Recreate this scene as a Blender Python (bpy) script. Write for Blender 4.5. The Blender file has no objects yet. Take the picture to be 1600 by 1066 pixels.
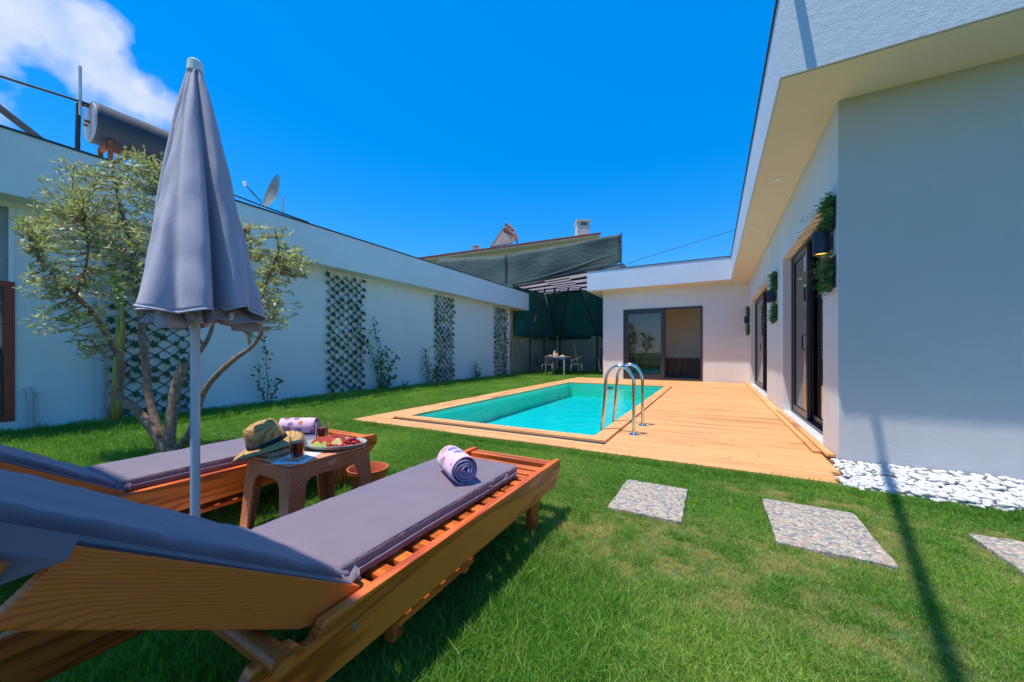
import bpy, bmesh, math, random
import numpy as np
from mathutils import Vector, Matrix, noise

S = bpy.context.scene
COL = S.collection
R = math.radians
random.seed(7)
rng = np.random.default_rng(11)

# ------------------------------------------------------------------ camera, sun, sky, exposure
F = 575.0; HZ = 550.0; CH = 0.93; TH = R(28.715)
cs, sn = math.cos(TH), math.sin(TH)
def at(px, py, d):
    """point seen at photo pixel (px,py) at view depth d"""
    lat = (px-800)/F*d
    return Vector((lat*cs-d*sn, lat*sn+d*cs, CH-(py-HZ)/F*d))
cam_d = bpy.data.cameras.new('camera'); cam = bpy.data.objects.new('camera', cam_d); COL.objects.link(cam)
cam.location = (0, 0, CH); cam.rotation_euler = (R(90), 0, TH)
cam_d.sensor_width = 36; cam_d.lens = F/1600*36; cam_d.shift_y = 17/1600
cam_d.clip_start = 0.02; cam_d.clip_end = 800
S.camera = cam

KX, KY = 0.19, 0.205                     # shadow shift per metre of height
sun_d = bpy.data.lights.new('sun', 'SUN'); sun = bpy.data.objects.new('sun', sun_d); COL.objects.link(sun)
sun.rotation_euler = Vector((KX, KY, -1)).to_track_quat('-Z', 'Y').to_euler()
sun_d.energy = 3.0; sun_d.angle = R(0.55); sun_d.color = (1.0, 0.945, 0.86)
S.view_settings.view_transform = 'Standard'; S.view_settings.look = 'None'
S.view_settings.exposure = 0.86; S.view_settings.gamma = 1
S.view_settings.use_curve_mapping = False

world = bpy.data.worlds.new('World'); S.world = world; world.use_nodes = True
wn = world.node_tree.nodes; wl = world.node_tree.links; wn.clear()
wo = wn.new('ShaderNodeOutputWorld'); bg = wn.new('ShaderNodeBackground'); sky = wn.new('ShaderNodeTexSky')
sky.sky_type = 'NISHITA'; sky.sun_disc = False
sky.sun_elevation = math.atan(1/math.hypot(KX, KY)); sky.sun_rotation = math.atan2(-KX, -KY)
sky.air_density = 1.0; sky.dust_density = 0.3; sky.ozone_density = 2.5
hs = wn.new('ShaderNodeHueSaturation'); hs.inputs['Saturation'].default_value = 1.50; hs.inputs['Value'].default_value = 1.0
wl.new(sky.outputs[0], hs.inputs['Color'])
tc = wn.new('ShaderNodeTexCoord')
def wmath(op, a, b=None, c=None, clamp=False):
    n = wn.new('ShaderNodeMath'); n.operation = op; n.use_clamp = clamp
    for i, v in enumerate((a, b, c)):
        if v is None: continue
        if isinstance(v, (int, float)): n.inputs[i].default_value = v
        else: wl.new(v, n.inputs[i])
    return n.outputs[0]
cn = wn.new('ShaderNodeTexNoise'); cn.inputs['Scale'].default_value = 9; cn.inputs['Detail'].default_value = 9; cn.inputs['Roughness'].default_value = 0.58
wl.new(tc.outputs['Generated'], cn.inputs['Vector'])
tot = None
for (px, py, rad, k) in [(0, 20, .095, 1), (45, 55, .07, .9), (100, 60, .085, 1.0), (150, 60, .07, 1.0), (165, 105, .085, 1.0), (205, 140, .075, 1.0), (240, 165, .06, .9), (130, 120, .055, .7), (-90, 0, .12, 1), (-230, 60, .15, .9), (-60, 260, .05, .4)]:
    v = at(px, py, 1.0)-Vector((0, 0, CH)); v.normalize()
    dn = wn.new('ShaderNodeVectorMath'); dn.operation = 'DISTANCE'; dn.inputs[1].default_value = v
    wl.new(tc.outputs['Generated'], dn.inputs[0])
    m = wmath('MULTIPLY', wmath('SUBTRACT', 1.0, wmath('DIVIDE', dn.outputs['Value'], rad), clamp=True), k)
    tot = m if tot is None else wmath('MAXIMUM', tot, m)
dens = wmath('ADD', tot, wmath('MULTIPLY', wmath('SUBTRACT', cn.outputs['Fac'], 0.5), 1.5))
dens = wmath('MULTIPLY', wmath('SUBTRACT', dens, 0.20), 2.6, clamp=True)
dens = wmath('MULTIPLY', dens, wmath('MULTIPLY', tot, 5.0, clamp=True))
cn2 = wn.new('ShaderNodeTexNoise'); cn2.inputs['Scale'].default_value = 22; cn2.inputs['Detail'].default_value = 6; wl.new(tc.outputs['Generated'], cn2.inputs['Vector'])
dens = wmath('MULTIPLY', dens, wmath('ADD', .42, wmath('MULTIPLY', cn2.outputs['Fac'], .85)), clamp=True)
fm = wn.new('ShaderNodeMixRGB'); fm.inputs[0].default_value = .55; wl.new(hs.outputs[0], fm.inputs[1]); fm.inputs[2].default_value = (.0, .93, 3.1, 1)
cmix = wn.new('ShaderNodeMixRGB'); wl.new(dens, cmix.inputs[0]); wl.new(fm.outputs[0], cmix.inputs[1]); cmix.inputs[2].default_value = (2.6, 2.95, 3.6, 1)
wl.new(cmix.outputs[0], bg.inputs[0]); bg.inputs[1].default_value = 0.15
wl.new(bg.outputs[0], wo.inputs[0])
S.cycles.max_bounces = 8; S.cycles.transparent_max_bounces = 24
S.cycles.caustics_reflective = False; S.cycles.caustics_refractive = False
S.cycles.use_denoising = True

# ------------------------------------------------------------------ materials
def new_mat(name):
    m = bpy.data.materials.new(name); m.use_nodes = True
    nt = m.node_tree; b = nt.nodes['Principled BSDF']
    return m, nt, nt.nodes, nt.links, b
def rgb(c): return (c[0], c[1], c[2], 1)
def coords(nt, scale=(1, 1, 1), obj=True, rnd=False):
    t = nt.nodes.new('ShaderNodeTexCoord'); mp = nt.nodes.new('ShaderNodeMapping'); mp.inputs['Scale'].default_value = scale
    src = t.outputs['Object'] if obj else None
    if not obj:
        g = nt.nodes.new('ShaderNodeNewGeometry'); src = g.outputs['Position']
    nt.links.new(src, mp.inputs['Vector'])
    if rnd:
        oi = nt.nodes.new('ShaderNodeObjectInfo'); mu = nt.nodes.new('ShaderNodeMath'); mu.operation = 'MULTIPLY'; mu.inputs[1].default_value = 37.0
        nt.links.new(oi.outputs['Random'], mu.inputs[0])
        cx = nt.nodes.new('ShaderNodeCombineXYZ')
        for i in range(3): nt.links.new(mu.outputs[0], cx.inputs[i])
        nt.links.new(cx.outputs[0], mp.inputs['Location'])
    return mp.outputs[0]
def noise_n(nt, vec, scale, detail=4, rough=.55, dist=0):
    n = nt.nodes.new('ShaderNodeTexNoise'); n.inputs['Scale'].default_value = scale; n.inputs['Detail'].default_value = detail
    n.inputs['Roughness'].default_value = rough; n.inputs['Distortion'].default_value = dist
    nt.links.new(vec, n.inputs['Vector']); return n.outputs['Fac']
def ramp(nt, fac, stops):
    r = nt.nodes.new('ShaderNodeValToRGB'); els = r.color_ramp.elements
    while len(els) < len(stops): els.new(0.5)
    for e, (p, c) in zip(els, stops): e.position = p; e.color = rgb(c)
    nt.links.new(fac, r.inputs[0]); return r.outputs[0]
def mixc(nt, fac, a, b, mode='MIX'):
    n = nt.nodes.new('ShaderNodeMixRGB'); n.blend_type = mode
    for i, v in enumerate((fac, a, b)):
        if isinstance(v, (int, float)): n.inputs[i].default_value = v
        elif isinstance(v, tuple): n.inputs[i].default_value = rgb(v)
        else: nt.links.new(v, n.inputs[i])
    return n.outputs[0]
def mth(nt, op, a, b=None, clamp=False):
    n = nt.nodes.new('ShaderNodeMath'); n.operation = op; n.use_clamp = clamp
    for i, v in enumerate((a, b)):
        if v is None: continue
        if isinstance(v, (int, float)): n.inputs[i].default_value = v
        else: nt.links.new(v, n.inputs[i])
    return n.outputs[0]
def bump(nt, b, h, strength=.3, dist=.01):
    n = nt.nodes.new('ShaderNodeBump'); n.inputs['Strength'].default_value = strength; n.inputs['Distance'].default_value = dist
    nt.links.new(h, n.inputs['Height']); nt.links.new(n.outputs[0], b.inputs['Normal'])
def simple(name, c, rough=.5, metal=0, var=.12, scale=6, bmp=0, bscale=80, obj=True, spec=.5):
    m, nt, N, L, b = new_mat(name)
    v = coords(nt, obj=obj)
    f = noise_n(nt, v, scale, 5)
    c1 = tuple(x*(1-var) for x in c); c2 = tuple(min(1, x*(1+var)) for x in c)
    L.new(ramp(nt, f, [(.3, c1), (.7, c2)]), b.inputs['Base Color'])
    b.inputs['Roughness'].default_value = rough; b.inputs['Metallic'].default_value = metal
    b.inputs['Specular IOR Level'].default_value = spec
    if bmp: bump(nt, b, noise_n(nt, v, bscale, 3), bmp, .004)
    return m
def stucco(name, c, bscale=150, bstr=.35, stain=.06):
    m, nt, N, L, b = new_mat(name)
    v = coords(nt, obj=False)
    big = noise_n(nt, v, .9, 4); streak = noise_n(nt, coords(nt, (6, 6, .5), obj=False), 1.2, 5)
    base = ramp(nt, big, [(.3, tuple(x*(1-stain) for x in c)), (.7, c)])
    base = mixc(nt, mth(nt, 'MULTIPLY', streak, .24), base, tuple(x*.72 for x in c))
    L.new(base, b.inputs['Base Color']); b.inputs['Roughness'].default_value = .85; b.inputs['Specular IOR Level'].default_value = .25
    bump(nt, b, mth(nt, 'ADD', noise_n(nt, v, bscale, 3), mth(nt, 'MULTIPLY', noise_n(nt, v, 18, 4), 1.5)), bstr, .003)
    return m
def wood(name, dark, mid, light, axis=1, scale=1.0, rough=.45, rnd=True, knots=0, coat=0, ring=14, xs=1.0):
    m, nt, N, L, b = new_mat(name)
    sc = [9*scale]*3; sc[axis] = .75*scale
    if axis == 1: sc[0] = 3.5*scale
    v = coords(nt, tuple(sc), rnd=rnd)
    n1 = noise_n(nt, v, 1.1, 3, .5, .6)
    w = nt.nodes.new('ShaderNodeMath'); w.operation = 'MULTIPLY'; w.inputs[1].default_value = ring; L.new(n1, w.inputs[0])
    s = mth(nt, 'SINE', w.outputs[0]); s = mth(nt, 'MULTIPLY', mth(nt, 'ADD', s, 1.0), .5)
    fs = [60*scale]*3; fs[axis] = 2.5*scale
    fine = noise_n(nt, coords(nt, tuple(fs), rnd=rnd), 1.0, 4, .6)
    g = mth(nt, 'ADD', mth(nt, 'MULTIPLY', mth(nt, 'POWER', s, 2.2), .62), mth(nt, 'MULTIPLY', fine, .42))
    c = ramp(nt, g, [(.12, light), (.48, mid), (.92, dark)])
    oi = N.new('ShaderNodeObjectInfo')
    tone = ramp(nt, oi.outputs['Random'], [(0, (.86, .85, .84)), (1, (1, 1, 1))])
    c = mixc(nt, 1.0, c, tone, 'MULTIPLY')
    if knots:
        vo = N.new('ShaderNodeTexVoronoi'); vo.inputs['Scale'].default_value = 1.0
        ks = [9]*3; ks[axis] = 3.2
        L.new(coords(nt, tuple(ks), rnd=rnd), vo.inputs['Vector'])
        k = ramp(nt, vo.outputs['Distance'], [(.05, (1, 1, 1)), (.15, (0, 0, 0))])
        k2 = ramp(nt, noise_n(nt, coords(nt, (2, 2, 2), rnd=rnd), 2.5, 1), [(.52, (0, 0, 0)), (.60, (1, 1, 1))])
        c = mixc(nt, mixc(nt, 1.0, mixc(nt, 1.0, k, k2, 'MULTIPLY'), (knots, knots, knots), 'MULTIPLY'), c, tuple(x*.35 for x in dark))
    L.new(c, b.inputs['Base Color'])
    L.new(ramp(nt, fine, [(.3, (rough-.1,)*3), (.7, (rough+.15,)*3)]), b.inputs['Roughness'])
    b.inputs['Coat Weight'].default_value = coat; b.inputs['Coat Roughness'].default_value = .25
    bump(nt, b, g, .25, .0015)
    return m
def leaf_mat(name, c1, c2, back=None, trans=.35, rough=.45, scale=3, obj=True):
    m, nt, N, L, b = new_mat(name)
    v = coords(nt, obj=obj)
    f = noise_n(nt, v, scale, 2); f2 = noise_n(nt, v, 45, 1)
    col = ramp(nt, mth(nt, 'ADD', mth(nt, 'MULTIPLY', f, .5), mth(nt, 'MULTIPLY', f2, .5)), [(.36, c1), (.62, c2)])
    if back:
        g = N.new('ShaderNodeNewGeometry'); col = mixc(nt, g.outputs['Backfacing'], col, back)
    L.new(col, b.inputs['Base Color']); b.inputs['Roughness'].default_value = rough
    t = N.new('ShaderNodeBsdfTranslucent'); tcol = mixc(nt, 1.0, col, (1.0, 1.25, .45), 'MULTIPLY'); L.new(tcol, t.inputs['Color'])
    mx = N.new('ShaderNodeMixShader'); mx.inputs[0].default_value = trans
    L.new(b.outputs[0], mx.inputs[1]); L.new(t.outputs[0], mx.inputs[2])
    L.new(mx.outputs[0], N['Material Output'].inputs['Surface'])
    return m
def glass_thin(name, tint=(.75, .8, .8), alpha=.78, rough=0.0, boost=1.0):
    m, nt, N, L, b = new_mat(name)
    tr = N.new('ShaderNodeBsdfTransparent'); tr.inputs[0].default_value = rgb(tint)
    gl = N.new('ShaderNodeBsdfGlossy'); gl.inputs['Roughness'].default_value = rough; gl.inputs['Color'].default_value = (1, 1, 1, 1)
    fr = N.new('ShaderNodeFresnel'); fr.inputs['IOR'].default_value = 1.5
    n = noise_n(nt, coords(nt, obj=False), 1.5, 2)
    fac = mth(nt, 'MULTIPLY', fr.outputs[0], mth(nt, 'ADD', mth(nt, 'MULTIPLY', n, .2*boost), boost), clamp=True)
    mx = N.new('ShaderNodeMixShader'); L.new(fac, mx.inputs[0]); L.new(tr.outputs[0], mx.inputs[1]); L.new(gl.outputs[0], mx.inputs[2])
    L.new(mx.outputs[0], N['Material Output'].inputs['Surface'])
    return m
def emit_mat(name, c, s):
    m, nt, N, L, b = new_mat(name)
    n = noise_n(nt, coords(nt), 20, 1)
    L.new(ramp(nt, n, [(.3, c), (.7, tuple(min(1, x*1.1) for x in c))]), b.inputs['Emission Color'])
    b.inputs['Base Color'].default_value = rgb(c); b.inputs['Emission Strength'].default_value = s
    return m

M = {}
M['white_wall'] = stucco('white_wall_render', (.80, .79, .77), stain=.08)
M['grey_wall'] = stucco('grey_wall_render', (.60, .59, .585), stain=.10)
M['left_wall'] = stucco('neighbour_wall_render', (.82, .85, .83), stain=.09)
M['soffit'] = stucco('soffit_plaster', (.82, .74, .58), bstr=.15)
M['fascia'] = stucco('fascia_render', (.62, .68, .77), bscale=90, bstr=.8)
M['trim'] = simple('dark_roof_flashing', (.035, .04, .045), .5)
M['concrete'] = simple('plain_concrete', (.32, .31, .29), .9, var=.2, scale=3, bmp=.3)
M['deck'] = wood('pine_decking', (.38, .15, .05), (.66, .31, .115), (.78, .40, .16), axis=0, scale=1.0, rough=.6, knots=.75, ring=11)
M['deck_y'] = wood('pine_coping', (.38, .15, .05), (.66, .31, .115), (.78, .40, .16), axis=1, scale=1.0, rough=.6, knots=.75, ring=11)
M['deck_side'] = simple('weathered_deck_edge', (.22, .09, .05), .8, var=.3)
M['teak'] = wood('oiled_teak', (.36, .055, .006), (.86, .14, .013), (.94, .20, .024), axis=1, scale=1.15, rough=.38, coat=.2, ring=26)
def teak_face():
    m = wood('oiled_teak_face', (.36, .055, .006), (.86, .14, .013), (.94, .20, .024), axis=1, scale=1.15, rough=.5, coat=.05, ring=26)
    nt = m.node_tree; N = nt.nodes; L = nt.links; b = N['Principled BSDF']
    t = N.new('ShaderNodeTexCoord'); sp = N.new('ShaderNodeSeparateXYZ'); L.new(t.outputs['Object'], sp.inputs[0])
    nz = noise_n(nt, coords(nt, (1, 3, 9)), 1.6, 3)
    yy = mth(nt, 'MULTIPLY', mth(nt, 'ADD', sp.outputs[1], -.12), .19); zz = mth(nt, 'ADD', sp.outputs[2], .075)
    d = mth(nt, 'SQRT', mth(nt, 'ADD', mth(nt, 'MULTIPLY', yy, yy), mth(nt, 'MULTIPLY', zz, zz)))
    d = mth(nt, 'ADD', d, mth(nt, 'MULTIPLY', nz, .022))
    s_ = mth(nt, 'MULTIPLY', mth(nt, 'ADD', mth(nt, 'SINE', mth(nt, 'MULTIPLY', d, 1250)), 1), .5); s_ = mth(nt, 'POWER', s_, 3)
    fine = noise_n(nt, coords(nt, (60, 3, 60)), 1.0, 4)
    g = mth(nt, 'ADD', mth(nt, 'MULTIPLY', s_, .55), mth(nt, 'MULTIPLY', fine, .45))
    L.new(ramp(nt, g, [(.12, (.88, .17, .020)), (.5, (.76, .135, .015)), (.95, (.55, .085, .009))]), b.inputs['Base Color'])
    return m
M['teak_face'] = teak_face()
M['teak_x'] = wood('oiled_teak_slat', (.30, .06, .008), (.72, .15, .020), (.82, .21, .030), axis=0, scale=1.3, rough=.4, coat=.2, ring=14)
M['teak_z'] = wood('oiled_teak_leg', (.22, .04, .006), (.68, .13, .016), (.80, .19, .025), axis=2, scale=1.3, rough=.4, coat=.2, ring=14)
M['bronze'] = simple('bronze_bolt', (.35, .16, .06), .6, 0)
def fabric(name, c, s=900, str_=.25, sheen=.25):
    m, nt, N, L, b = new_mat(name)
    v = coords(nt)
    f = noise_n(nt, v, 7, 4); fz = noise_n(nt, v, 420, 2)
    col = ramp(nt, f, [(.3, tuple(x*.93 for x in c)), (.7, tuple(x*1.05 for x in c))])
    col = mixc(nt, mth(nt, 'MULTIPLY', fz, .25), col, tuple(x*.6 for x in c))
    L.new(col, b.inputs['Base Color']); b.inputs['Roughness'].default_value = .75
    b.inputs['Sheen Weight'].default_value = sheen
    w1 = N.new('ShaderNodeTexWave'); w1.bands_direction = 'X'; w1.inputs['Scale'].default_value = s/6; L.new(v, w1.inputs[0])
    w2 = N.new('ShaderNodeTexWave'); w2.bands_direction = 'Y'; w2.inputs['Scale'].default_value = s/6; L.new(v, w2.inputs[0])
    wr = noise_n(nt, coords(nt, (3, 9, 3)), 2.6, 6, .6, .6)
    h = mth(nt, 'ADD', mth(nt, 'MULTIPLY', mth(nt, 'ADD', w1.outputs['Fac'], w2.outputs['Fac']), .03), wr)
    bump(nt, b, h, str_, .012)
    return m
M['cushion'] = fabric('mauve_grey_fabric', (.19, .14, .175), str_=.2)
M['cushion_shade'] = fabric('cushion_shade_line', (.05, .035, .05))  # fabric colour darkened to paint the shade under the back cushion
M['canopy'] = fabric('parasol_canvas', (.42, .38, .48), str_=.35)
M['hem'] = simple('parasol_hem', (.46, .45, .56), .8)
M['canopy_in'] = fabric('parasol_lining', (.42, .36, .42), str_=.4)
M['pole'] = simple('pale_painted_steel', (.50, .54, .60), .35, .1, var=.04)
M['white_plastic'] = simple('white_plastic', (.78, .8, .8), .35, var=.05)
M['steel'] = simple('polished_steel', (.72, .72, .72), .1, 1.0, var=.03)
M['dark_metal'] = simple('dark_metal', (.03, .034, .04), .45, .6)
M['frame'] = simple('anthracite_frame', (.048, .045, .052), .35, .2, var=.08)
M['brown_frame'] = simple('red_brown_frame', (.30, .05, .035), .35, var=.1)
M['shutter'] = simple('grey_shutter', (.30, .33, .34), .5)
M['glass'] = glass_thin('window_glass', (.72, .76, .76), boost=1.0)
M['dark_glass'] = glass_thin('tinted_glass', (.28, .30, .32), boost=1.4)
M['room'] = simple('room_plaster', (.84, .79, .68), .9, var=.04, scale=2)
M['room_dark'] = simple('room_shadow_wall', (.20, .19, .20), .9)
M['walnut'] = wood('walnut_headboard', (.20, .07, .04), (.36, .15, .085), (.45, .20, .12), axis=2, rough=.5)
M['floor_in'] = simple('interior_tiles', (.45, .44, .42), .25, var=.05)
M['curtain'] = simple('dark_curtain', (.05, .05, .06), .9)
M['olive_bark'] = simple('olive_bark', (.27, .17, .11), .9, var=.45, scale=22, bmp=.9, bscale=45)
M['olive_leaf'] = leaf_mat('olive_leaf', (.22, .22, .06), (.55, .52, .24), back=(.58, .56, .38), trans=.3, scale=2.2)
M['ivy'] = leaf_mat('ivy_leaf', (.018, .055, .018), (.045, .13, .03), trans=.15, scale=9)
M['vine'] = leaf_mat('vine_leaf', (.03, .10, .02), (.09, .22, .04), trans=.3, scale=9)
M['fern'] = leaf_mat('planter_leaf', (.015, .10, .03), (.10, .26, .05), trans=.15, scale=16)
M['trellis'] = simple('dark_willow', (.045, .032, .025), .8, var=.3)
M['stem'] = simple('green_brown_stem', (.11, .085, .04), .8, var=.3)
M['banana'] = wood('banana_stalk', (.34, .16, .03), (.50, .36, .06), (.56, .48, .10), axis=2, scale=1.5, rough=.6)
M['banana_leaf'] = leaf_mat('banana_leaf', (.12, .30, .03), (.24, .46, .06), trans=.4)
M['pebble'] = simple('white_marble_pebble', (.60, .59, .575), .7, var=.22, scale=14, bmp=.2, bscale=30)
M['pvc'] = simple('painted_pvc_pipe', (.50, .53, .54), .5, var=.05)
M['lamp'] = simple('navy_lamp_body', (.022, .028, .05), .35, .3)
M['amber'] = emit_mat('amber_bulb', (1.0, .42, .05), 2.0)
M['downlight'] = simple('frosted_downlight', (.85, .82, .74), .4, var=.02)
M['terracotta_plastic'] = simple('terracotta_plastic', (.52, .13, .05), .4, var=.06)
M['book'] = simple('book_pages', (.50, .42, .27), .8, var=.12, scale=40)
M['book_cover'] = simple('book_cover', (.23, .17, .10), .5)
M['paper'] = simple('glossy_paper', (.78, .80, .84), .3, var=.06, scale=20)
M['tumbler'] = glass_thin('tumbler_glass', (.97, .99, .99), boost=.55)
M['tea'] = simple('dark_red_drink', (.16, .010, .014), .05, var=.35, scale=30)
M['platter'] = simple('grey_green_platter', (.36, .40, .37), .25, var=.05)
M['melon_red'] = simple('watermelon_flesh', (.72, .10, .07), .3, var=.2, scale=40)
M['melon_green'] = simple('green_melon_flesh', (.55, .68, .14), .3, var=.15, scale=30)
M['melon_yellow'] = simple('yellow_melon_flesh', (.78, .66, .22), .3, var=.15, scale=30)
M['strawberry'] = simple('strawberry', (.58, .03, .02), .3, var=.3, scale=90, bmp=.5, bscale=220)
M['cherry'] = simple('cherry_skin', (.50, .010, .025), .15, var=.5, scale=20)
M['cherry_stem'] = simple('cherry_stem', (.28, .16, .04), .6)
M['hatband'] = simple('navy_ribbon', (.012, .016, .03), .7)
M['chair'] = simple('grey_plastic_chair', (.065, .07, .09), .5)
M['table_grey'] = simple('pale_table_plastic', (.36, .38, .42), .4)
M['orange_food'] = simple('orange_fruit', (.85, .28, .03), .4)
M['net_wall'] = stucco('net_covered_wall', (.34, .38, .28), bscale=60, bstr=.5, stain=.3)
M['beam_dark'] = simple('dark_pergola_beam', (.03, .035, .045), .6)
M['tile_edge'] = simple('red_roof_edge', (.34, .075, .035), .8, var=.3, scale=4)
M['cream'] = stucco('cream_render', (.74, .56, .42))
M['chimney'] = stucco('chimney_render', (.62, .60, .56), bstr=.6, stain=.25)
M['tank_red'] = simple('faded_red_tank', (.35, .14, .11), .5, var=.2)
M['panel_blue'] = simple('solar_absorber', (.09, .07, .08), .7, var=.3)
M['tank'] = simple('blue_grey_tank', (.022, .034, .05), .6, 0, var=.2, scale=3)
M['tank_end'] = simple('galvanised_cap', (.26, .27, .30), .5, .1, var=.2, scale=8)
M['rust'] = simple('rusty_bracket', (.22, .07, .03), .9, var=.3)
M['dish'] = simple('dusty_dish', (.30, .31, .31), .4, .3, var=.25, scale=5)
M['black_pipe'] = simple('black_rubber_pipe', (.02, .022, .026), .55)
M['orange_post'] = wood('orange_post', (.36, .15, .04), (.62, .28, .09), (.7, .36, .14), axis=2)
M['sill'] = simple('white_marble_sill', (.70, .70, .72), .3, var=.06)

# wicker
def wicker(name, c):
    m, nt, N, L, b = new_mat(name)
    v = coords(nt)
    def wv(d, s):
        w = N.new('ShaderNodeTexWave'); w.bands_direction = d; w.inputs['Scale'].default_value = s; L.new(v, w.inputs[0]); return w.outputs['Fac']
    br = N.new('ShaderNodeTexBrick'); br.inputs['Scale'].default_value = 1
    a = mth(nt, 'ADD', N.new('ShaderNodeSeparateXYZ').outputs[0], 0)
    sp = N.new('ShaderNodeSeparateXYZ'); L.new(v, sp.inputs[0])
    u = mth(nt, 'ADD', sp.outputs[0], sp.outputs[1])
    cx = N.new('ShaderNodeCombineXYZ'); L.new(u, cx.inputs[0]); L.new(sp.outputs[2], cx.inputs[1])
    L.new(cx.outputs[0], br.inputs['Vector'])
    br.inputs['Brick Width'].default_value = .019; br.inputs['Row Height'].default_value = .0088; br.inputs['Mortar Size'].default_value = .0021; br.inputs['Mortar Smooth'].default_value = .6
    br.inputs['Color1'].default_value = rgb(c); br.inputs['Color2'].default_value = rgb(tuple(x*.88 for x in c)); br.inputs['Mortar'].default_value = rgb(tuple(x*.25 for x in c))
    L.new(br.outputs['Color'], b.inputs['Base Color']); b.inputs['Roughness'].default_value = .42
    inv = mth(nt, 'SUBTRACT', 1.0, br.outputs['Fac'])
    bump(nt, b, inv, .8, .002)
    return m
M['wicker'] = wicker('woven_brown_plastic', (.80, .27, .12))
M['table_top'] = simple('brown_plastic_top', (.72, .29, .15), .5, var=.06, bmp=.3, bscale=160)

# straw
m, nt, N, L, b = new_mat('woven_straw'); v = coords(nt)
w1 = N.new('ShaderNodeTexWave'); w1.wave_type = 'RINGS'; w1.rings_direction = 'Z'; w1.inputs['Scale'].default_value = 40; w1.inputs['Distortion'].default_value = 1.5; L.new(v, w1.inputs[0])
w2 = N.new('ShaderNodeTexWave'); w2.bands_direction = 'Z'; w2.inputs['Scale'].default_value = 55; w2.inputs['Distortion'].default_value = 1.0; L.new(v, w2.inputs[0])
nz = noise_n(nt, v, 130, 2)
hh = mth(nt, 'ADD', mth(nt, 'MULTIPLY', mth(nt, 'ADD', w1.outputs['Fac'], w2.outputs['Fac']), .35), mth(nt, 'MULTIPLY', nz, .6))
L.new(ramp(nt, hh, [(.3, (.17, .07, .018)), (.55, (.46, .235, .07)), (.85, (.72, .42, .14))]), b.inputs['Base Color']); b.inputs['Roughness'].default_value = .7
bump(nt, b, hh, .8, .004); M['straw'] = m

# printed towel
m, nt, N, L, b = new_mat('printed_towel'); v = coords(nt)
vo = N.new('ShaderNodeTexVoronoi'); vo.inputs['Scale'].default_value = 17; L.new(v, vo.inputs['Vector'])
sp = N.new('ShaderNodeSeparateColor'); L.new(vo.outputs['Color'], sp.inputs[0])
pc = ramp(nt, sp.outputs[0], [(.1, (.55, .22, .13)), (.35, (.42, .10, .25)), (.6, (.12, .18, .5)), (.85, (.60, .30, .22))])
spot = ramp(nt, mth(nt, 'ADD', vo.outputs['Distance'], mth(nt, 'MULTIPLY', noise_n(nt, v, 60, 3), .25)), [(.50, (1, 1, 1)), (.56, (0, 0, 0))])
L.new(mixc(nt, spot, (.84, .52, .62), pc), b.inputs['Base Color']); b.inputs['Roughness'].default_value = .9; b.inputs['Sheen Weight'].default_value = .4
bump(nt, b, noise_n(nt, v, 350, 2), .6, .003); M['towel'] = m
M['towel_in'] = simple('towel_reverse', (.25, .22, .42), .9, var=.55, scale=35, bmp=.6, bscale=300)

# exposed aggregate slab
m, nt, N, L, b = new_mat('washed_pebble_slab'); v = coords(nt)
vo = N.new('ShaderNodeTexVoronoi'); vo.inputs['Scale'].default_value = 62; L.new(v, vo.inputs['Vector'])
sp = N.new('ShaderNodeSeparateColor'); L.new(vo.outputs['Color'], sp.inputs[0])
pc = ramp(nt, sp.outputs[0], [(0, (.11, .12, .14)), (.25, (.28, .27, .26)), (.5, (.46, .38, .27)), (.75, (.62, .50, .36)), (1, (.42, .24, .15))])
e = N.new('ShaderNodeTexVoronoi'); e.feature = 'DISTANCE_TO_EDGE'; e.inputs['Scale'].default_value = 62; L.new(v, e.inputs['Vector'])
ed = ramp(nt, e.outputs['Distance'], [(.02, (0, 0, 0)), (.12, (1, 1, 1))])
L.new(mixc(nt, ed, (.34, .32, .29), pc), b.inputs['Base Color']); b.inputs['Roughness'].default_value = .75
bump(nt, b, ed, .7, .004); M['slab'] = m

# soil under the grass
m, nt, N, L, b = new_mat('lawn_soil'); v = coords(nt, obj=False)
f = noise_n(nt, v, 1.1, 6, .6); f2 = noise_n(nt, v, 60, 3)
L.new(mixc(nt, mth(nt, 'MULTIPLY', f2, .7), ramp(nt, f, [(.35, (.06, .15, .03)), (.7, (.12, .20, .04))]), (.07, .055, .03)), b.inputs['Base Color']); b.inputs['Roughness'].default_value = .95
bump(nt, b, f2, .6, .02); M['soil'] = m

# grass blades
m, nt, N, L, b = new_mat('grass_blade')
vw = coords(nt, obj=False)
at1 = N.new('ShaderNodeAttribute'); at1.attribute_type = 'INSTANCER'; at1.attribute_name = 'tint'
at2 = N.new('ShaderNodeAttribute'); at2.attribute_name = 'bl'
at3 = N.new('ShaderNodeAttribute'); at3.attribute_type = 'INSTANCER'; at3.attribute_name = 'dry'
big = noise_n(nt, vw, 1.3, 4, .6)
g1 = ramp(nt, mth(nt, 'ADD', mth(nt, 'MULTIPLY', at1.outputs['Fac'], .5), mth(nt, 'MULTIPLY', big, .5)), [(.26, (.055, .22, .024)), (.5, (.19, .38, .05)), (.75, (.40, .50, .10))])
g1 = mixc(nt, mth(nt, 'MULTIPLY', at2.outputs['Fac'], .45), g1, (.30, .46, .10))
dryf = mth(nt, 'GREATER_THAN', at3.outputs['Fac'], at2.outputs['Fac'])
g1 = mixc(nt, mth(nt, 'MULTIPLY', dryf, .70), g1, (.72, .55, .25))
L.new(g1, b.inputs['Base Color']); b.inputs['Roughness'].default_value = .5; b.inputs['Specular IOR Level'].default_value = .35
t = N.new('ShaderNodeBsdfTranslucent'); L.new(mixc(nt, 1.0, g1, (1.1, 1.3, .5), 'MULTIPLY'), t.inputs['Color'])
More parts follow.
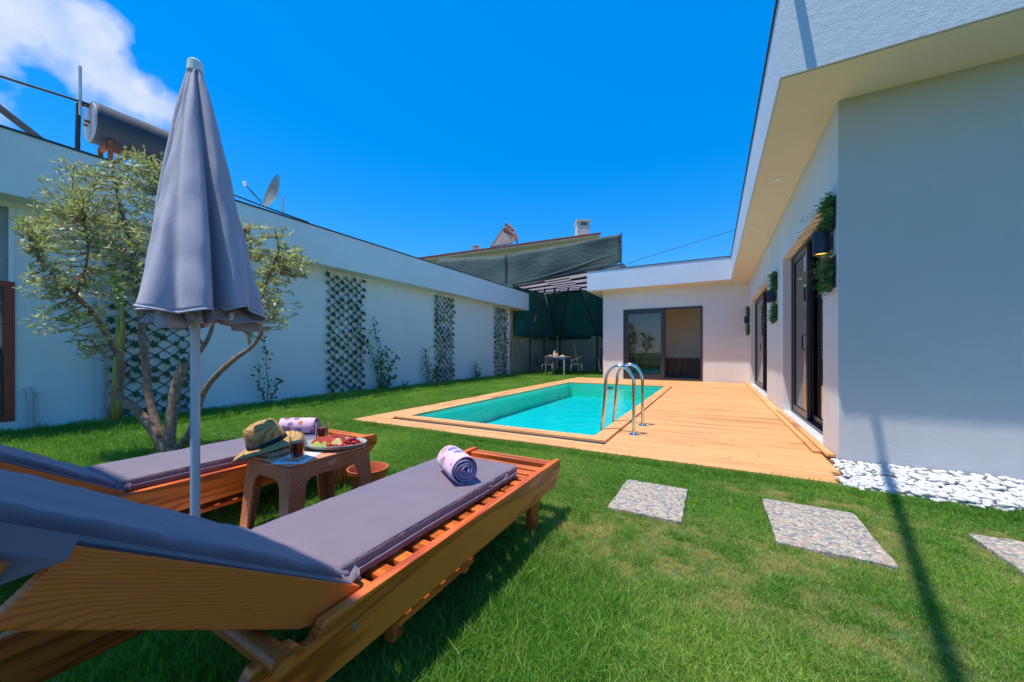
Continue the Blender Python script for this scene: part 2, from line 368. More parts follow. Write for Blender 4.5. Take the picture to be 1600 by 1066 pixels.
mx = N.new('ShaderNodeMixShader'); mx.inputs[0].default_value = .45
L.new(b.outputs[0], mx.inputs[1]); L.new(t.outputs[0], mx.inputs[2]); L.new(mx.outputs[0], N['Material Output'].inputs['Surface'])
M['grass'] = m

# pool
m, nt, N, L, b = new_mat('pool_liner'); v = coords(nt, obj=False)
f = noise_n(nt, v, 2.0, 3)
vo = N.new('ShaderNodeTexVoronoi'); vo.feature = 'SMOOTH_F1'; vo.inputs['Scale'].default_value = 5; L.new(v, vo.inputs['Vector'])
L.new(ramp(nt, f, [(.3, (.16, .60, .62)), (.7, (.20, .66, .68))]), b.inputs['Base Color']); b.inputs['Roughness'].default_value = .5
M['liner'] = m
m, nt, N, L, b = new_mat('pool_liner_wall'); v = coords(nt, obj=False)
L.new(ramp(nt, noise_n(nt, v, 2.0, 3), [(.3, (.50, .97, .66)), (.7, (.56, .98, .72))]), b.inputs['Base Color']); b.inputs['Roughness'].default_value = .5
M['liner_wall'] = m
m, nt, N, L, b = new_mat('pool_water'); v = coords(nt, obj=False)
tr = N.new('ShaderNodeBsdfTransparent'); tr.inputs[0].default_value = (.07, .92, .92, 1)
gl = N.new('ShaderNodeBsdfGlossy'); gl.inputs['Roughness'].default_value = .01
bp = N.new('ShaderNodeBump'); bp.inputs['Strength'].default_value = .7; bp.inputs['Distance'].default_value = .02
L.new(mth(nt, 'ADD', noise_n(nt, v, 6, 3, .5, .8), mth(nt, 'MULTIPLY', noise_n(nt, v, 1.6, 2), .8)), bp.inputs['Height'])
fr = N.new('ShaderNodeFresnel'); fr.inputs['IOR'].default_value = 1.2; L.new(bp.outputs[0], fr.inputs['Normal']); L.new(bp.outputs[0], gl.inputs['Normal'])
mx = N.new('ShaderNodeMixShader'); L.new(mth(nt, 'MULTIPLY', fr.outputs[0], .9), mx.inputs[0]); L.new(tr.outputs[0], mx.inputs[1]); L.new(gl.outputs[0], mx.inputs[2])
L.new(mx.outputs[0], N['Material Output'].inputs['Surface']); M['water'] = m

# shade netting
def net_mat(name, c, open_, tr_):
    m, nt, N, L, b = new_mat(name)
    v = coords(nt, obj=False)
    f = noise_n(nt, v, 2.0, 5, .6); st = noise_n(nt, coords(nt, (1, 1, 14), obj=False), 3.0, 4)
    L.new(ramp(nt, mth(nt, 'ADD', mth(nt, 'MULTIPLY', f, .5), mth(nt, 'MULTIPLY', st, .5)), [(.35, tuple(x*.75 for x in c)), (.65, tuple(x*1.2 for x in c))]), b.inputs['Base Color'])
    b.inputs['Roughness'].default_value = .8
    t = N.new('ShaderNodeBsdfTranslucent'); t.inputs[0].default_value = rgb(tuple(x*1.2 for x in c))
    m1 = N.new('ShaderNodeMixShader'); m1.inputs[0].default_value = tr_; L.new(b.outputs[0], m1.inputs[1]); L.new(t.outputs[0], m1.inputs[2])
    tp = N.new('ShaderNodeBsdfTransparent'); m2 = N.new('ShaderNodeMixShader'); m2.inputs[0].default_value = open_
    L.new(m1.outputs[0], m2.inputs[1]); L.new(tp.outputs[0], m2.inputs[2]); L.new(m2.outputs[0], N['Material Output'].inputs['Surface'])
    bump(nt, b, noise_n(nt, coords(nt, (1, 1, 3), obj=False), 3, 4), .5, .05)
    return m
M['net'] = net_mat('green_shade_net', (.05, .085, .08), .0, .1)
M['roof_sheet'] = net_mat('white_roof_sheet', (.70, .66, .69), 0.0, .5)
M['net_deep'] = net_mat('deep_green_shade_net', (.015, .20, .17), .0, .45)

# ------------------------------------------------------------------ mesh helpers
class MB:
    def __init__(s): s.v = []; s.f = []; s.mi = []
    def add(s, vs, fs, mi=0):
        o = len(s.v); s.v += [tuple(x) for x in vs]; s.f += [tuple(i+o for i in f) for f in fs]; s.mi += [mi]*len(fs); return s
    def box(s, x0, x1, y0, y1, z0, z1, mi=0):
        return s.add([(x0, y0, z0), (x1, y0, z0), (x1, y1, z0), (x0, y1, z0), (x0, y0, z1), (x1, y0, z1), (x1, y1, z1), (x0, y1, z1)],
                     [(0, 3, 2, 1), (4, 5, 6, 7), (0, 1, 5, 4), (1, 2, 6, 5), (2, 3, 7, 6), (3, 0, 4, 7)], mi)
    def prism(s, poly, a, b, axis='x', mi=0):
        """poly in the plane, extruded from a to b along axis. x: (y,z); y: (x,z); z: (x,y)"""
        def P(p, t): return {'x': (t, p[0], p[1]), 'y': (p[0], t, p[1]), 'z': (p[0], p[1], t)}[axis]
        n = len(poly); vs = [P(p, a) for p in poly]+[P(p, b) for p in poly]
        fs = [tuple(range(n))[::-1], tuple(range(n, 2*n))]+[(i, (i+1) % n, n+(i+1) % n, n+i) for i in range(n)]
        return s.add(vs, fs, mi)
    def tube(s, pts, r, n=8, mi=0, caps=True):
        pts = [Vector(p) for p in pts]; k = len(pts)
        rs = r if isinstance(r, (list, tuple)) else [r]*k
        t0 = (pts[1]-pts[0]).normalized(); up = Vector((0, 0, 1)) if abs(t0.z) < .9 else Vector((1, 0, 0))
        u = t0.cross(up).normalized(); vs = []
        for i, p in enumerate(pts):
            t = (pts[min(i+1, k-1)]-pts[max(i-1, 0)]).normalized()
            u = (u-t*u.dot(t)).normalized(); w = t.cross(u)
            for j in range(n):
                a = 2*math.pi*j/n; vs.append(p+(u*math.cos(a)+w*math.sin(a))*rs[i])
        fs = [(i*n+j, i*n+(j+1) % n, (i+1)*n+(j+1) % n, (i+1)*n+j) for i in range(k-1) for j in range(n)]
        if caps: fs += [tuple(range(n))[::-1], tuple(range((k-1)*n, k*n))]
        return s.add(vs, fs, mi)
    def lathe(s, prof, n=24, c=(0, 0), mi=0, sx=1, sy=1):
        vs = [(c[0]+r*sx*math.cos(2*math.pi*j/n), c[1]+r*sy*math.sin(2*math.pi*j/n), z) for r, z in prof for j in range(n)]
        fs = [(i*n+j, i*n+(j+1) % n, (i+1)*n+(j+1) % n, (i+1)*n+j) for i in range(len(prof)-1) for j in range(n)]
        if prof[0][0] > 1e-6: fs.append(tuple(range(n))[::-1])
        if prof[-1][0] > 1e-6: fs.append(tuple(range((len(prof)-1)*n, len(prof)*n)))
        return s.add(vs, fs, mi)
    def xf(s, m):
        s.v = [tuple(m @ Vector(p)) for p in s.v]; return s
    def build(s, name, mats, parent=None, smooth=None, bevel=0, origin=None, seg=2):
        me = bpy.data.meshes.new(name)
        v = s.v
        if origin is not None: v = [(p[0]-origin[0], p[1]-origin[1], p[2]-origin[2]) for p in v]
        me.from_pydata(v, [], s.f)
        if not isinstance(mats, (list, tuple)): mats = [mats]
        for m in mats: me.materials.append(m)
        if len(mats) > 1: me.polygons.foreach_set('material_index', s.mi)
        if smooth is not None:
            me.polygons.foreach_set('use_smooth', [True]*len(s.f))
            if smooth < 180: me.set_sharp_from_angle(angle=R(smooth))
        me.update()
        o = bpy.data.objects.new(name, me); COL.objects.link(o)
        if origin is not None: o.location = origin
        if parent is not None: o.parent = parent
        if bevel:
            md = o.modifiers.new('bevel', 'BEVEL'); md.width = bevel; md.segments = seg; md.limit_method = 'ANGLE'; md.angle_limit = R(40)
        return o
def tag(o, label=None, cat=None, group=None, kind=None):
    if label: o['label'] = label
    if cat: o['category'] = cat
    if group: o['group'] = group
    if kind: o['kind'] = kind
    return o
def empty(name, loc, label, cat, group=None):
    o = bpy.data.objects.new(name, None); COL.objects.link(o); o.location = loc; o.empty_display_size = .1
    return tag(o, label, cat, group)
def setting(name, loc=(0, 0, 0)):
    o = bpy.data.objects.new(name, None); COL.objects.link(o); o.location = loc; o['kind'] = 'structure'; return o
def part(name, mb, mats, par, smooth=None, bevel=0, **k):
    """mesh given in WORLD coordinates, parented to par (par has only a location, or is a child at par's origin)"""
    off = Vector((0, 0, 0)); q = par
    while q is not None: off += q.location; q = q.parent
    o = mb.build(name, mats, None, smooth, bevel, **k)
    o.parent = par; o.location = o.location-off
    return o
def centre(mb):
    a = np.array(mb.v); c = (a.min(0)+a.max(0))/2; return tuple(float(x) for x in c)
def cpart(name, mb, mats, par, **k):
    return part(name, mb, mats, par, origin=centre(mb), **k)
def copy_tree(o, parent=None):
    c = o.copy(); COL.objects.link(c); c.parent = parent
    for ch in list(o.children): copy_tree(ch, c)
    return c
def obj_from(name, me, loc, rot=(0, 0, 0), sc=(1, 1, 1), parent=None):
    o = bpy.data.objects.new(name, me); COL.objects.link(o); o.location = loc; o.rotation_euler = rot; o.scale = sc; o.parent = parent; return o

# ================================================================== THE SETTING
GZ = -0.04
mb = MB(); H0 = 300
# lawn sheet with the pool hole left out
px0, px1, py0, py1 = -3.95, -0.96, 3.74, 10.62
for (x0, x1, y0, y1) in [(-H0, H0, -H0, py0), (-H0, H0, py1, H0), (-H0, px0, py0, py1), (px1, H0, py0, py1)]:
    mb.add([(x0, y0, GZ), (x1, y0, GZ), (x1, y1, GZ), (x0, y1, GZ)], [(0, 1, 2, 3)])
tag(mb.build('ground', M['soil']), kind='structure')

# pool
pool = empty('swimming_pool', (-2.4, 7.2, 0), 'rectangular turquoise swimming pool with raised pine coping set into the deck', 'swimming pool')
PX0, PX1, PY0, PY1, PB = -3.80, -1.11, 3.89, 10.50, -0.40
mb = MB(); mb.box(PX0, PX1, PY0, PY1, PB-.1, PB); part('pool_floor', mb, M['liner'], pool)
mb = MB()
mb.box(PX0-.1, PX0, PY0-.1, PY1+.1, PB, -.005).box(PX1, PX1+.1, PY0-.1, PY1+.1, PB, -.005).box(PX0, PX1, PY0-.1, PY0, PB, -.005).box(PX0, PX1, PY1, PY1+.1, PB, -.005)
part('pool_wall', mb, M['liner_wall'], pool)
mb = MB(); mb.box(-2.72, -2.50, PY1-.012, PY1-.003, -.13, -.06); part('skimmer', mb, M['dark_metal'], pool)
mb = MB(); mb.lathe([(.0, 0), (.035, 0), (.035, .01), (.0, .012)], 14).xf(Matrix.Translation((-2.0, PY1-.004, -.2)) @ Matrix.Rotation(R(90), 4, 'X')); part('inlet', mb, M['white_plastic'], pool)
cw = .145
for (poly) in ([(PX0-cw, PY0-cw), (PX1+cw, PY0-cw), (PX1-.02, PY0+.02), (PX0+.02, PY0+.02)],
               [(PX1-.02, PY1-.02), (PX1+cw, PY1+cw), (PX0-cw, PY1+cw), (PX0+.02, PY1-.02)]):
    mb = MB(); mb.prism(poly, .0, .028, 'z'); cpart('coping_board', mb, M['deck'], pool, bevel=.003)
for (poly) in ([(PX0-cw, PY0-cw), (PX0+.02, PY0+.02), (PX0+.02, PY1-.02), (PX0-cw, PY1+cw)],
               [(PX1+cw, PY0-cw), (PX1+cw, PY1+cw), (PX1-.02, PY1-.02), (PX1-.02, PY0+.02)]):
    mb = MB(); mb.prism(poly, .0, .028, 'z'); cpart('coping_board', mb, M['deck_y'], pool, bevel=.003)
mb = MB(); n = 40
mb.add([(PX0+.001, PY0+.001, -.062), (PX1-.001, PY0+.001, -.062), (PX1-.001, PY1-.001, -.062), (PX0+.001, PY1-.001, -.062)], [(0, 1, 2, 3)])
tag(mb.build('pool_water', M['water']), kind='structure')

# deck
deck = setting('pool_deck', (-2, 8, 0))
DF = 3.40; bw = .095; gap = .006; th = .024
def board(x0, x1, y0, y1, along='x'):
    mb = MB(); j = random.uniform(-.0012, .0012)
    mb.box(x0, x1, y0, y1, -th+j, j)
    return cpart('deck_board', mb, M['deck'] if along == 'x' else M['deck_y'], deck, bevel=.003)
y = DF; k = 0
while y+bw < 13.0:
    if y+bw <= PY0-cw+.02:
        x0, x1 = -4.38, [.775, .842, .800, .86][min(k, 3)]
        js = sorted([x0+random.uniform(1.2, 2.2), x0+random.uniform(3.0, 4.2)]); xs = [x0]+js+[x1]
    elif y < PY1+cw-.01:
        xs = [PX1+cw+.004, .915 if y > 4.05 else .862]
        if random.random() < .35: xs = [xs[0], random.uniform(-.5, .5), xs[1]]
    else:
        x0, x1 = -4.38, .915
        js = sorted([x0+random.uniform(1.0, 2.4), x0+random.uniform(3.0, 4.4)]); xs = [x0]+js+[x1]
    for a, b_ in zip(xs[:-1], xs[1:]): board(a, b_-.003, y, y+bw)
    y += bw+gap; k += 1
x = -4.38; yb = 3.40+3*(bw+gap)
while x+bw < PX0-cw+.02:
    board(x, x+bw, yb+.002, 7.1, 'y'); board(x, x+bw, 7.104, PY1+cw-.005, 'y'); x += bw+gap
mb = MB(); mb.box(-4.37, .76, DF+.012, PY0-cw-.02, GZ-.02, -th-.003).box(-4.37, PX0-cw+.02, 3.74, 10.6, GZ-.02, -th-.003).box(PX1+.12, .9, 3.74, 10.6, GZ-.02, -th-.003).box(-4.37, .9, PY1+cw-.02, 13, GZ-.02, -th-.003)
part('deck_joist', mb, M['deck_side'], deck)
mb = MB(); mb.box(-4.38, .775, DF-.012, DF+.010, GZ-.02, -th-.002); cpart('deck_fascia_board', mb, M['deck_side'], deck)
mb = MB(); mb.box(.80, .915, 4.30, 12.98, .0015, .024); cpart('border_board', mb, M['deck_y'], deck, bevel=.003)
mb = MB(); mb.box(.855, .915, 4.10, 7.0, .0255, .048); cpart('border_board', mb, M['deck_y'], deck, bevel=.003)

# stepping stones
for (x0, x1, y0, y1, lab) in [(-.565, -.155, 2.25, 2.81, 'square pebble-dash stepping stone nearest the sun lounger'),
                              (.275, .72, 2.24, 2.86, 'middle pebble-dash stepping stone in front of the deck corner'),
                              (1.165, 1.60, 2.26, 2.83, 'pebble-dash stepping stone beyond the long pole shadow, cut by the right picture edge')]:
    mb = MB(); nn = 10; rim = []
    for (ax, ay, bx, by) in [(x0, y0, x1, y0), (x1, y0, x1, y1), (x1, y1, x0, y1), (x0, y1, x0, y0)]:
        for i in range(nn):
            t = i/nn; rim.append((ax+(bx-ax)*t+random.uniform(-.005, .005), ay+(by-ay)*t+random.uniform(-.005, .005)))
    mb.prism(rim, -.09, -.014, 'z')
    tag(mb.build('stepping_stone', M['slab'], bevel=.005, origin=((x0+x1)/2, (y0+y1)/2, GZ)), lab, 'stepping stone', 'pebble-dash stepping stones across the lawn')

# white pebbles by the right wall
bed = setting('pebble_bed', (1.6, 3.7, GZ))
mb = MB(); mb.box(.79, 8, 3.34, 4.04, GZ-.02, -.028); part('bedding', mb, M['concrete'], bed)
peb = []
for seed in range(5):
    mb = MB(); N1, N2 = 9, 5
    prof = [(math.sin(math.pi*i/N2), -math.cos(math.pi*i/N2)) for i in range(N2+1)]
    vs = []; fs = []
    for i in range(N2+1):
        for j in range(N1):
            a = 2*math.pi*j/N1; r, z = prof[i]; p = Vector((r*math.cos(a), r*math.sin(a), z))
            q = 1+.28*noise.noise(p*1.1+Vector((seed*9, 0, 0))); vs.append(p*q)
    fs = [(i*N1+j, i*N1+(j+1) % N1, (i+1)*N1+(j+1) % N1, (i+1)*N1+j) for i in range(N2) for j in range(N1)]
    mb.add(vs, fs); o = mb.build('pebble', M['pebble'], smooth=180); peb.append(o.data); bpy.data.objects.remove(o)
spots = []
for layer, (zc, sp_) in enumerate([(-.014, .036), (.004, .047)]):
    yy = 3.36
    while yy < 4.02:
        xx = .905 if yy > 3.5 else .82
        while xx < 4.2:
            spots.append((xx+random.uniform(-.014, .014), yy+random.uniform(-.014, .014), zc+random.uniform(-.006, .012)+(.012 if layer and yy > 3.7 else 0), layer)); xx += sp_*random.uniform(.9, 1.1)
        yy += sp_*.92
spots.sort(key=lambda s: (-s[3], math.hypot(s[0], s[1])))
rest = MB(); ic = 0
for (xx, yy, zz, layer) in spots:
    sx, sy, sz = random.uniform(.020, .036), random.uniform(.016, .026), random.uniform(.010, .016)
    rz = random.uniform(0, 6.28); me = random.choice(peb)
    if layer == 1 and xx < 2.15 and ic < 298:
        o = obj_from('pebble', me, Vector((xx, yy, zz))-bed.location, (random.uniform(-.4, .4), random.uniform(-.4, .4), rz), (sx, sy, sz), bed); ic += 1
    else:
        mt = Matrix.Translation((xx, yy, zz)) @ Matrix.Rotation(rz, 4, 'Z') @ Matrix.Diagonal((sx, sy, sz, 1))
        vs = [mt @ v.co for v in me.vertices]; rest.add(vs, [tuple(p.vertices) for p in me.polygons])
tag(part('white_pebbles', rest, M['pebble'], bed, smooth=180), kind='stuff')
# thin strip of pale stones along the left wall
rest = MB()
for i in range(1500):
    yy = random.uniform(1.2, 13.0); xx = random.uniform(-7.28, -7.02); me = peb[i % 5]; s_ = random.uniform(.014, .028)
    mt = Matrix.Translation((xx, yy, GZ+.03+random.uniform(-.01, .02))) @ Matrix.Rotation(random.uniform(0, 6), 4, 'Z') @ Matrix.Diagonal((s_*1.3, s_, s_*.7, 1))
    rest.add([mt @ v.co for v in me.vertices], [tuple(p.vertices) for p in me.polygons])
tag(rest.build('wall_gravel', M['pebble'], smooth=180), 'strip of pale stones along the foot of the trellis wall', 'gravel', kind='stuff')

# ------------------------------------------------------------------ white house on the right
house = empty('white_house', (3, 8, 0), 'modern white single-storey L-shaped house with flat roof round the pool deck', 'house')
EZ, RZ = 3.05, 3.72
# wall along the deck with two door openings
D1 = (4.53, 6.85, .045, 2.34); D2 = (8.75, 12.35, .03, 2.36)
mb = MB(); X0, X1 = .92, 1.14
mb.box(X0, X1, 4.04, D1[0], -.06, EZ).box(X0, X1, D1[1], D2[0], -.06, EZ).box(X0, X1, D2[1], 13.0, -.06, EZ)
for D in (D1, D2): mb.box(X0, X1, D[0], D[1], D[3], EZ).box(X0, X1, D[0], D[1], -.06, D[2]-.03)
part('deck_side_wall', mb, M['white_wall'], house)
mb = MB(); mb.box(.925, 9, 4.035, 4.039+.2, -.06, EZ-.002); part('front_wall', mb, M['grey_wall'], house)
W = (-2.735, -.30, .0, 2.38)
mb = MB(); mb.box(-3.44, W[0], 13.0, 13.2, -.06, EZ).box(W[1], 1.14, 13.0, 13.2, -.06, EZ).box(W[0], W[1], 13.0, 13.2, W[3], EZ).box(W[0], W[1], 13.0, 13.2, -.06, W[2])
mb.box(-3.44, -3.24, 13.2, 17.2, -.06, EZ).box(-3.24, 6, 17.0, 17.2, -.06, EZ)
part('far_wall', mb, M['white_wall'], house)
FX, FY = .45, 3.49
mb = MB()
mb.box(FX, 9.5, FY, 17.8, EZ, RZ).box(-3.87, FX-.0, 12.5, 17.8, EZ, RZ)
part('roof_fascia', mb, M['fascia'], house)
mb = MB(); mb.box(FX+.02, 9.4, FY+.02, 17.7, EZ-.008, EZ-.0015).box(-3.85, FX+.018, 12.52, 17.7, EZ-.008, EZ-.0015)
part('soffit', mb, M['soffit'], house)
mb = MB(); mb.box(FX-.015, FX+.05, FY-.015, 12.5-.015, RZ+.001, RZ+.022).box(FX+.05, 9.5, FY-.015, FY+.05, RZ+.001, RZ+.022).box(-3.885, FX+.05, 12.485, 12.55, RZ+.001, RZ+.022)
part('roof_flashing', mb, M['trim'], house)
for (x_, y_) in [(.675, 5.50), (.675, 7.68), (.68, 9.77), (.69, 11.8), (-1.5, 12.76)]:
    mb = MB(); mb.lathe([(0, EZ-.018), (.052, EZ-.018), (.06, EZ-.0085)], 24, (x_, y_)); d = part('downlight', mb, M['downlight'], house, smooth=40)
# interior rooms
mb = MB(); mb.box(1.15, 5, 4.3, 16.9, -.05, -.01).box(-3.2, 1.14, 13.25, 16.9, -.05, -.012); part('interior_floor', mb, M['floor_in'], house)
mb = MB(); mb.box(-3.2, 1.1, 15.2, 15.3, 0, EZ-.02).box(-3.23, -3.2, 13.25, 15.2, 0, EZ-.02).box(1.0, 1.1, 13.25, 15.2, 0, EZ-.02); part('bedroom_wall', mb, M['room'], house)
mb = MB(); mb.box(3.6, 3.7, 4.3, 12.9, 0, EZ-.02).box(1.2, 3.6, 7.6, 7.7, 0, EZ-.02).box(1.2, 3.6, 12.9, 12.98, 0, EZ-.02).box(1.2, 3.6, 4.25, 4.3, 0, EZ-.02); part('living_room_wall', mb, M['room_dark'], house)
hb = MB()
xx = -3.1
headb = bpy.data.objects.new('headboard', None); COL.objects.link(headb); headb.parent = house; headb.location = Vector((-1, 15.15, 0))-house.location
while xx < .9:
    mb = MB(); mb.box(xx, xx+.105, 15.13, 15.185, .02, .70); cpart('plank', mb, M['walnut'], headb); xx += .115
# doors
def leaf_y(par, X, y0, y1, z0, z1, fw=.07, t=.04, glass='glass', mat='frame', name='door_leaf'):
    e = bpy.data.objects.new(name, None)
    mb = MB(); mb.box(X, X+t, y0, y0+fw, z0, z1).box(X, X+t, y1-fw, y1, z0, z1).box(X, X+t, y0+fw, y1-fw, z1-fw, z1).box(X, X+t, y0+fw, y1-fw, z0, z0+fw)
    o = part(name, mb, M[mat], par, bevel=.003)
    mb = MB(); mb.box(X+t*.4, X+t*.6, y0+fw, y1-fw, z0+fw, z1-fw); part('pane', mb, M[glass], o)
    return o
def leaf_x(par, Y, x0, x1, z0, z1, fw=.07, t=.04, glass='glass'):
    mb = MB(); mb.box(x0, x0+fw, Y, Y+t, z0, z1).box(x1-fw, x1, Y, Y+t, z0, z1).box(x0+fw, x1-fw, Y, Y+t, z1-fw, z1).box(x0+fw, x1-fw, Y, Y+t, z0, z0+fw)
    o = part('door_leaf', mb, M['frame'], par, bevel=.003)
    mb = MB(); mb.box(x0+fw, x1-fw, Y+t*.4, Y+t*.6, z0+fw, z1-fw); part('pane', mb, M[glass], o)
    return o
def door_unit(loc):
    e = bpy.data.objects.new('sliding_door', None); COL.objects.link(e); e.parent = house; e.location = Vector(loc)-house.location; return e
for D, split in ((D1, 5.90), (D2, 10.6)):
    e = door_unit((1.0, (D[0]+D[1])/2, 0)); y0, y1, z0, z1 = D
    mb = MB(); f = .045
    mb.box(1.02, 1.135, y0, y0+f, z0, z1).box(1.02, 1.135, y1-f, y1, z0, z1).box(1.02, 1.135, y0+f, y1-f, z1-f, z1).box(1.02, 1.135, y0+f, y1-f, z0, z0+f*.7)
    part('door_frame', mb, M['frame'], e, bevel=.002)
    leaf_y(e, 1.03, split-.06, y1-f-.003, z0+.035, z1-f-.002, .085)
    leaf_y(e, 1.085, y0+f+.003, split+.08, z0+.035, z1-f-.002, .07, glass='dark_glass')
    mb = MB(); mb.tube([(1.02, split-.02, .95), (.99, split-.02, .97), (.99, split-.02, 1.13), (1.02, split-.02, 1.15)], .009, 8); part('handle', mb, M['dark_metal'], e, smooth=60)
    mb = MB(); mb.box(.905, 1.019, y0+.001, y1-.001, z0-.029, z0-.001); part('sill', mb, M['sill'], e, bevel=.004)
    for cy in np.arange(y0+.25, split-.1, .075):
        pass
    mb = MB(); cu = []
    for i, cy in enumerate(np.arange(y0+.02, split-.2, .03)): cu.append((1.35+.03*math.sin(i*1.9), cy))
    vs = [(a, b_, .05) for a, b_ in cu]+[(a, b_, 2.4) for a, b_ in cu]; n = len(cu)
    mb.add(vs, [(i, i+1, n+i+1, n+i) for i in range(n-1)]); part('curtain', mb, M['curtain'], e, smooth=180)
e = door_unit((-1.5, 13.05, 0)); x0, x1, z0, z1 = W
mb = MB(); f = .06
mb.box(x0, x0+f, 12.985, 13.12, z0, z1).box(x1-f, x1, 12.985, 13.12, z0, z1).box(x0+f, x1-f, 12.985, 13.12, z1-f, z1).box(x0+f, x1-f, 12.985, 13.12, z0, z0+f)
part('door_frame', mb, M['frame'], e, bevel=.003)
leaf_x(e, 13.0, x0+f+.002, -1.43, z0+f+.002, z1-f-.002, .10); leaf_x(e, 13.055, x0+f+.004, -1.39, z0+f+.002, z1-f-.002, .07)

# wall lamps and green planters
def frond(mb, o, d, L_, w, mi=0):
    """feathery frond: stem direction d from o with side leaflets"""
    d = d.normalized(); side = d.cross(Vector((random.uniform(-1, 1), random.uniform(-1, 1), random.uniform(-1, 1)))).normalized()
    k = 7
    for i in range(k):
        t = (i+.6)/k; p = o+d*L_*t+Vector((0, 0, -.35*L_*t*t))
        l = w*(1-.6*t)
        for s_ in (-1, 1):
            q = p+side*s_*l+d*l*.5; n_ = d.cross(side)*.15*l
            mb.add([p-d*l*.18, p+side*s_*l*.5-d*l*.05+n_, q, p+side*s_*l*.45+d*l*.42+n_], [(0, 1, 2, 3)], mi)
    p = o+d*L_+Vector((0, 0, -.35*L_)); mb.add([p-side*.006, p+side*.006, p+d*.03], [(0, 1, 2)], mi)
for i, (y_, zl, place) in enumerate([(4.22, 1.90, 'nearest the house corner'), (7.50, 1.86, 'between the two sliding doors'), (12.72, 1.86, 'in the far corner of the deck')]):
    la = empty('wall_lamp', (.92, y_, zl), 'dark blue cylindrical wall lamp with amber glow, '+place, 'wall lamp', 'cylinder lamps on the deck wall')
    mb = MB(); mb.lathe([(.060, zl-.10), (.060, zl+.10), (.0, zl+.10)], 28, (.845, y_)); mb.f = [f_ for f_ in mb.f if len(f_) == 4]; mb.mi = mb.mi[:len(mb.f)]
    part('lamp_body', mb, M['lamp'], la, smooth=40)
    mb = MB(); mb.box(.89, .921, y_-.035, y_+.035, zl-.06, zl+.06); part('wall_bracket', mb, M['lamp'], la)
    mb = MB(); mb.lathe([(0, zl-.085), (.052, zl-.085), (.052, zl-.080), (0, zl-.08)], 20, (.845, y_)); part('bulb', mb, M['amber'], la)
    for up, zc in (('above', zl+.235), ('below', zl-.275)):
        pl = empty('wall_planter', (.92, y_-.05, zc), 'square tuft of artificial greenery %s the lamp %s' % (up, place), 'planter', 'green wall planters with the lamps')
        hs_ = .16; yc = y_-.02
        mb = MB(); mb.box(.911, .9205, yc-.10, yc+.10, zc-hs_+.02, zc+hs_-.02); part('backing', mb, M['trim'], pl)
        mb = MB()
        for q in range(150):
            o_ = Vector((.90, yc+random.uniform(-.115, .115), zc+random.uniform(-hs_, hs_)))
            dd = Vector((-random.uniform(.35, 1), random.uniform(-.7, .7), random.uniform(-.5, .6)))
            frond(mb, o_, dd, random.uniform(.03, .085), random.uniform(.016, .032))
        for q in range(7):
            o_ = Vector((.88, yc+random.uniform(-.1, .1), zc+random.uniform(-.12, .12)))
            frond(mb, o_, Vector((-1, random.uniform(-.3, .8), random.uniform(-.3, .25))), random.uniform(.13, .20), .028)
        tag(part('foliage', mb, M['fern'], pl), kind='stuff')
mb = MB(); mb.lathe([(0, 0), (.012, 0), (.012, .004), (0, .004)], 10).xf(Matrix.Translation((.918, 7.9, .62)) @ Matrix.Rotation(R(-90), 4, 'Y')); part('wall_fitting', mb, M['white_plastic'], house)

# ------------------------------------------------------------------ left house
nh = empty('garden_annex', (-9, 6, 0), 'long white annex on the left with flat roof and overhanging fascia', 'house')
mb = MB(); mb.box(-7.5, -7.3, 1.0, 13.15, -.06, 2.70).box(-7.5, -7.3, -3, 1.0, 2.64, 2.70).box(-7.5, -7.3, -3, 1.0, -.06, .11).box(-12, -7.5, 12.95, 13.15, -.06, 2.7); part('wall', mb, M['left_wall'], nh)
mb = MB(); mb.box(-13, -6.93, -4, 14.15, 2.70, 3.42); part('roof_fascia', mb, M['left_wall'], nh)
mb = MB(); mb.box(-6.975, -6.915, -4, 14.165, 3.421, 3.445).box(-13, -6.975, 14.10, 14.165, 3.421, 3.445); part('roof_flashing', mb, M['trim'], nh)
wi = bpy.data.objects.new('window', None); COL.objects.link(wi); wi.parent = nh; wi.location = Vector((-7.35, -.2, 0))-nh.location
mb = MB(); mb.box(-7.36, -7.28, .92, .998, .111, 1.76).box(-7.36, -7.28, -1.2, .92, 1.69, 1.76).box(-7.36, -7.28, -1.2, .92, .111, .17).box(-7.36, -7.28, -.15, -.08, .17, 1.69)
part('window_frame', mb, M['brown_frame'], wi, bevel=.004)
mb = MB(); mb.box(-7.335, -7.325, -1.2, .92, .17, 1.69); part('pane', mb, M['glass'], wi)
mb = MB(); mb.box(-7.40, -7.34, -1.2, .985, 1.761, 2.638); part('shutter', mb, M['shutter'], wi)
mb = MB(); mb.box(-7.345, -7.295, .955, .998, 1.761, 2.638); part('shutter_rail', mb, M['white_plastic'], wi)
mb = MB(); mb.box(-7.40, -7.385, -1.2, .99, .1, 1.70); part('blind', mb, M['pvc'], wi)
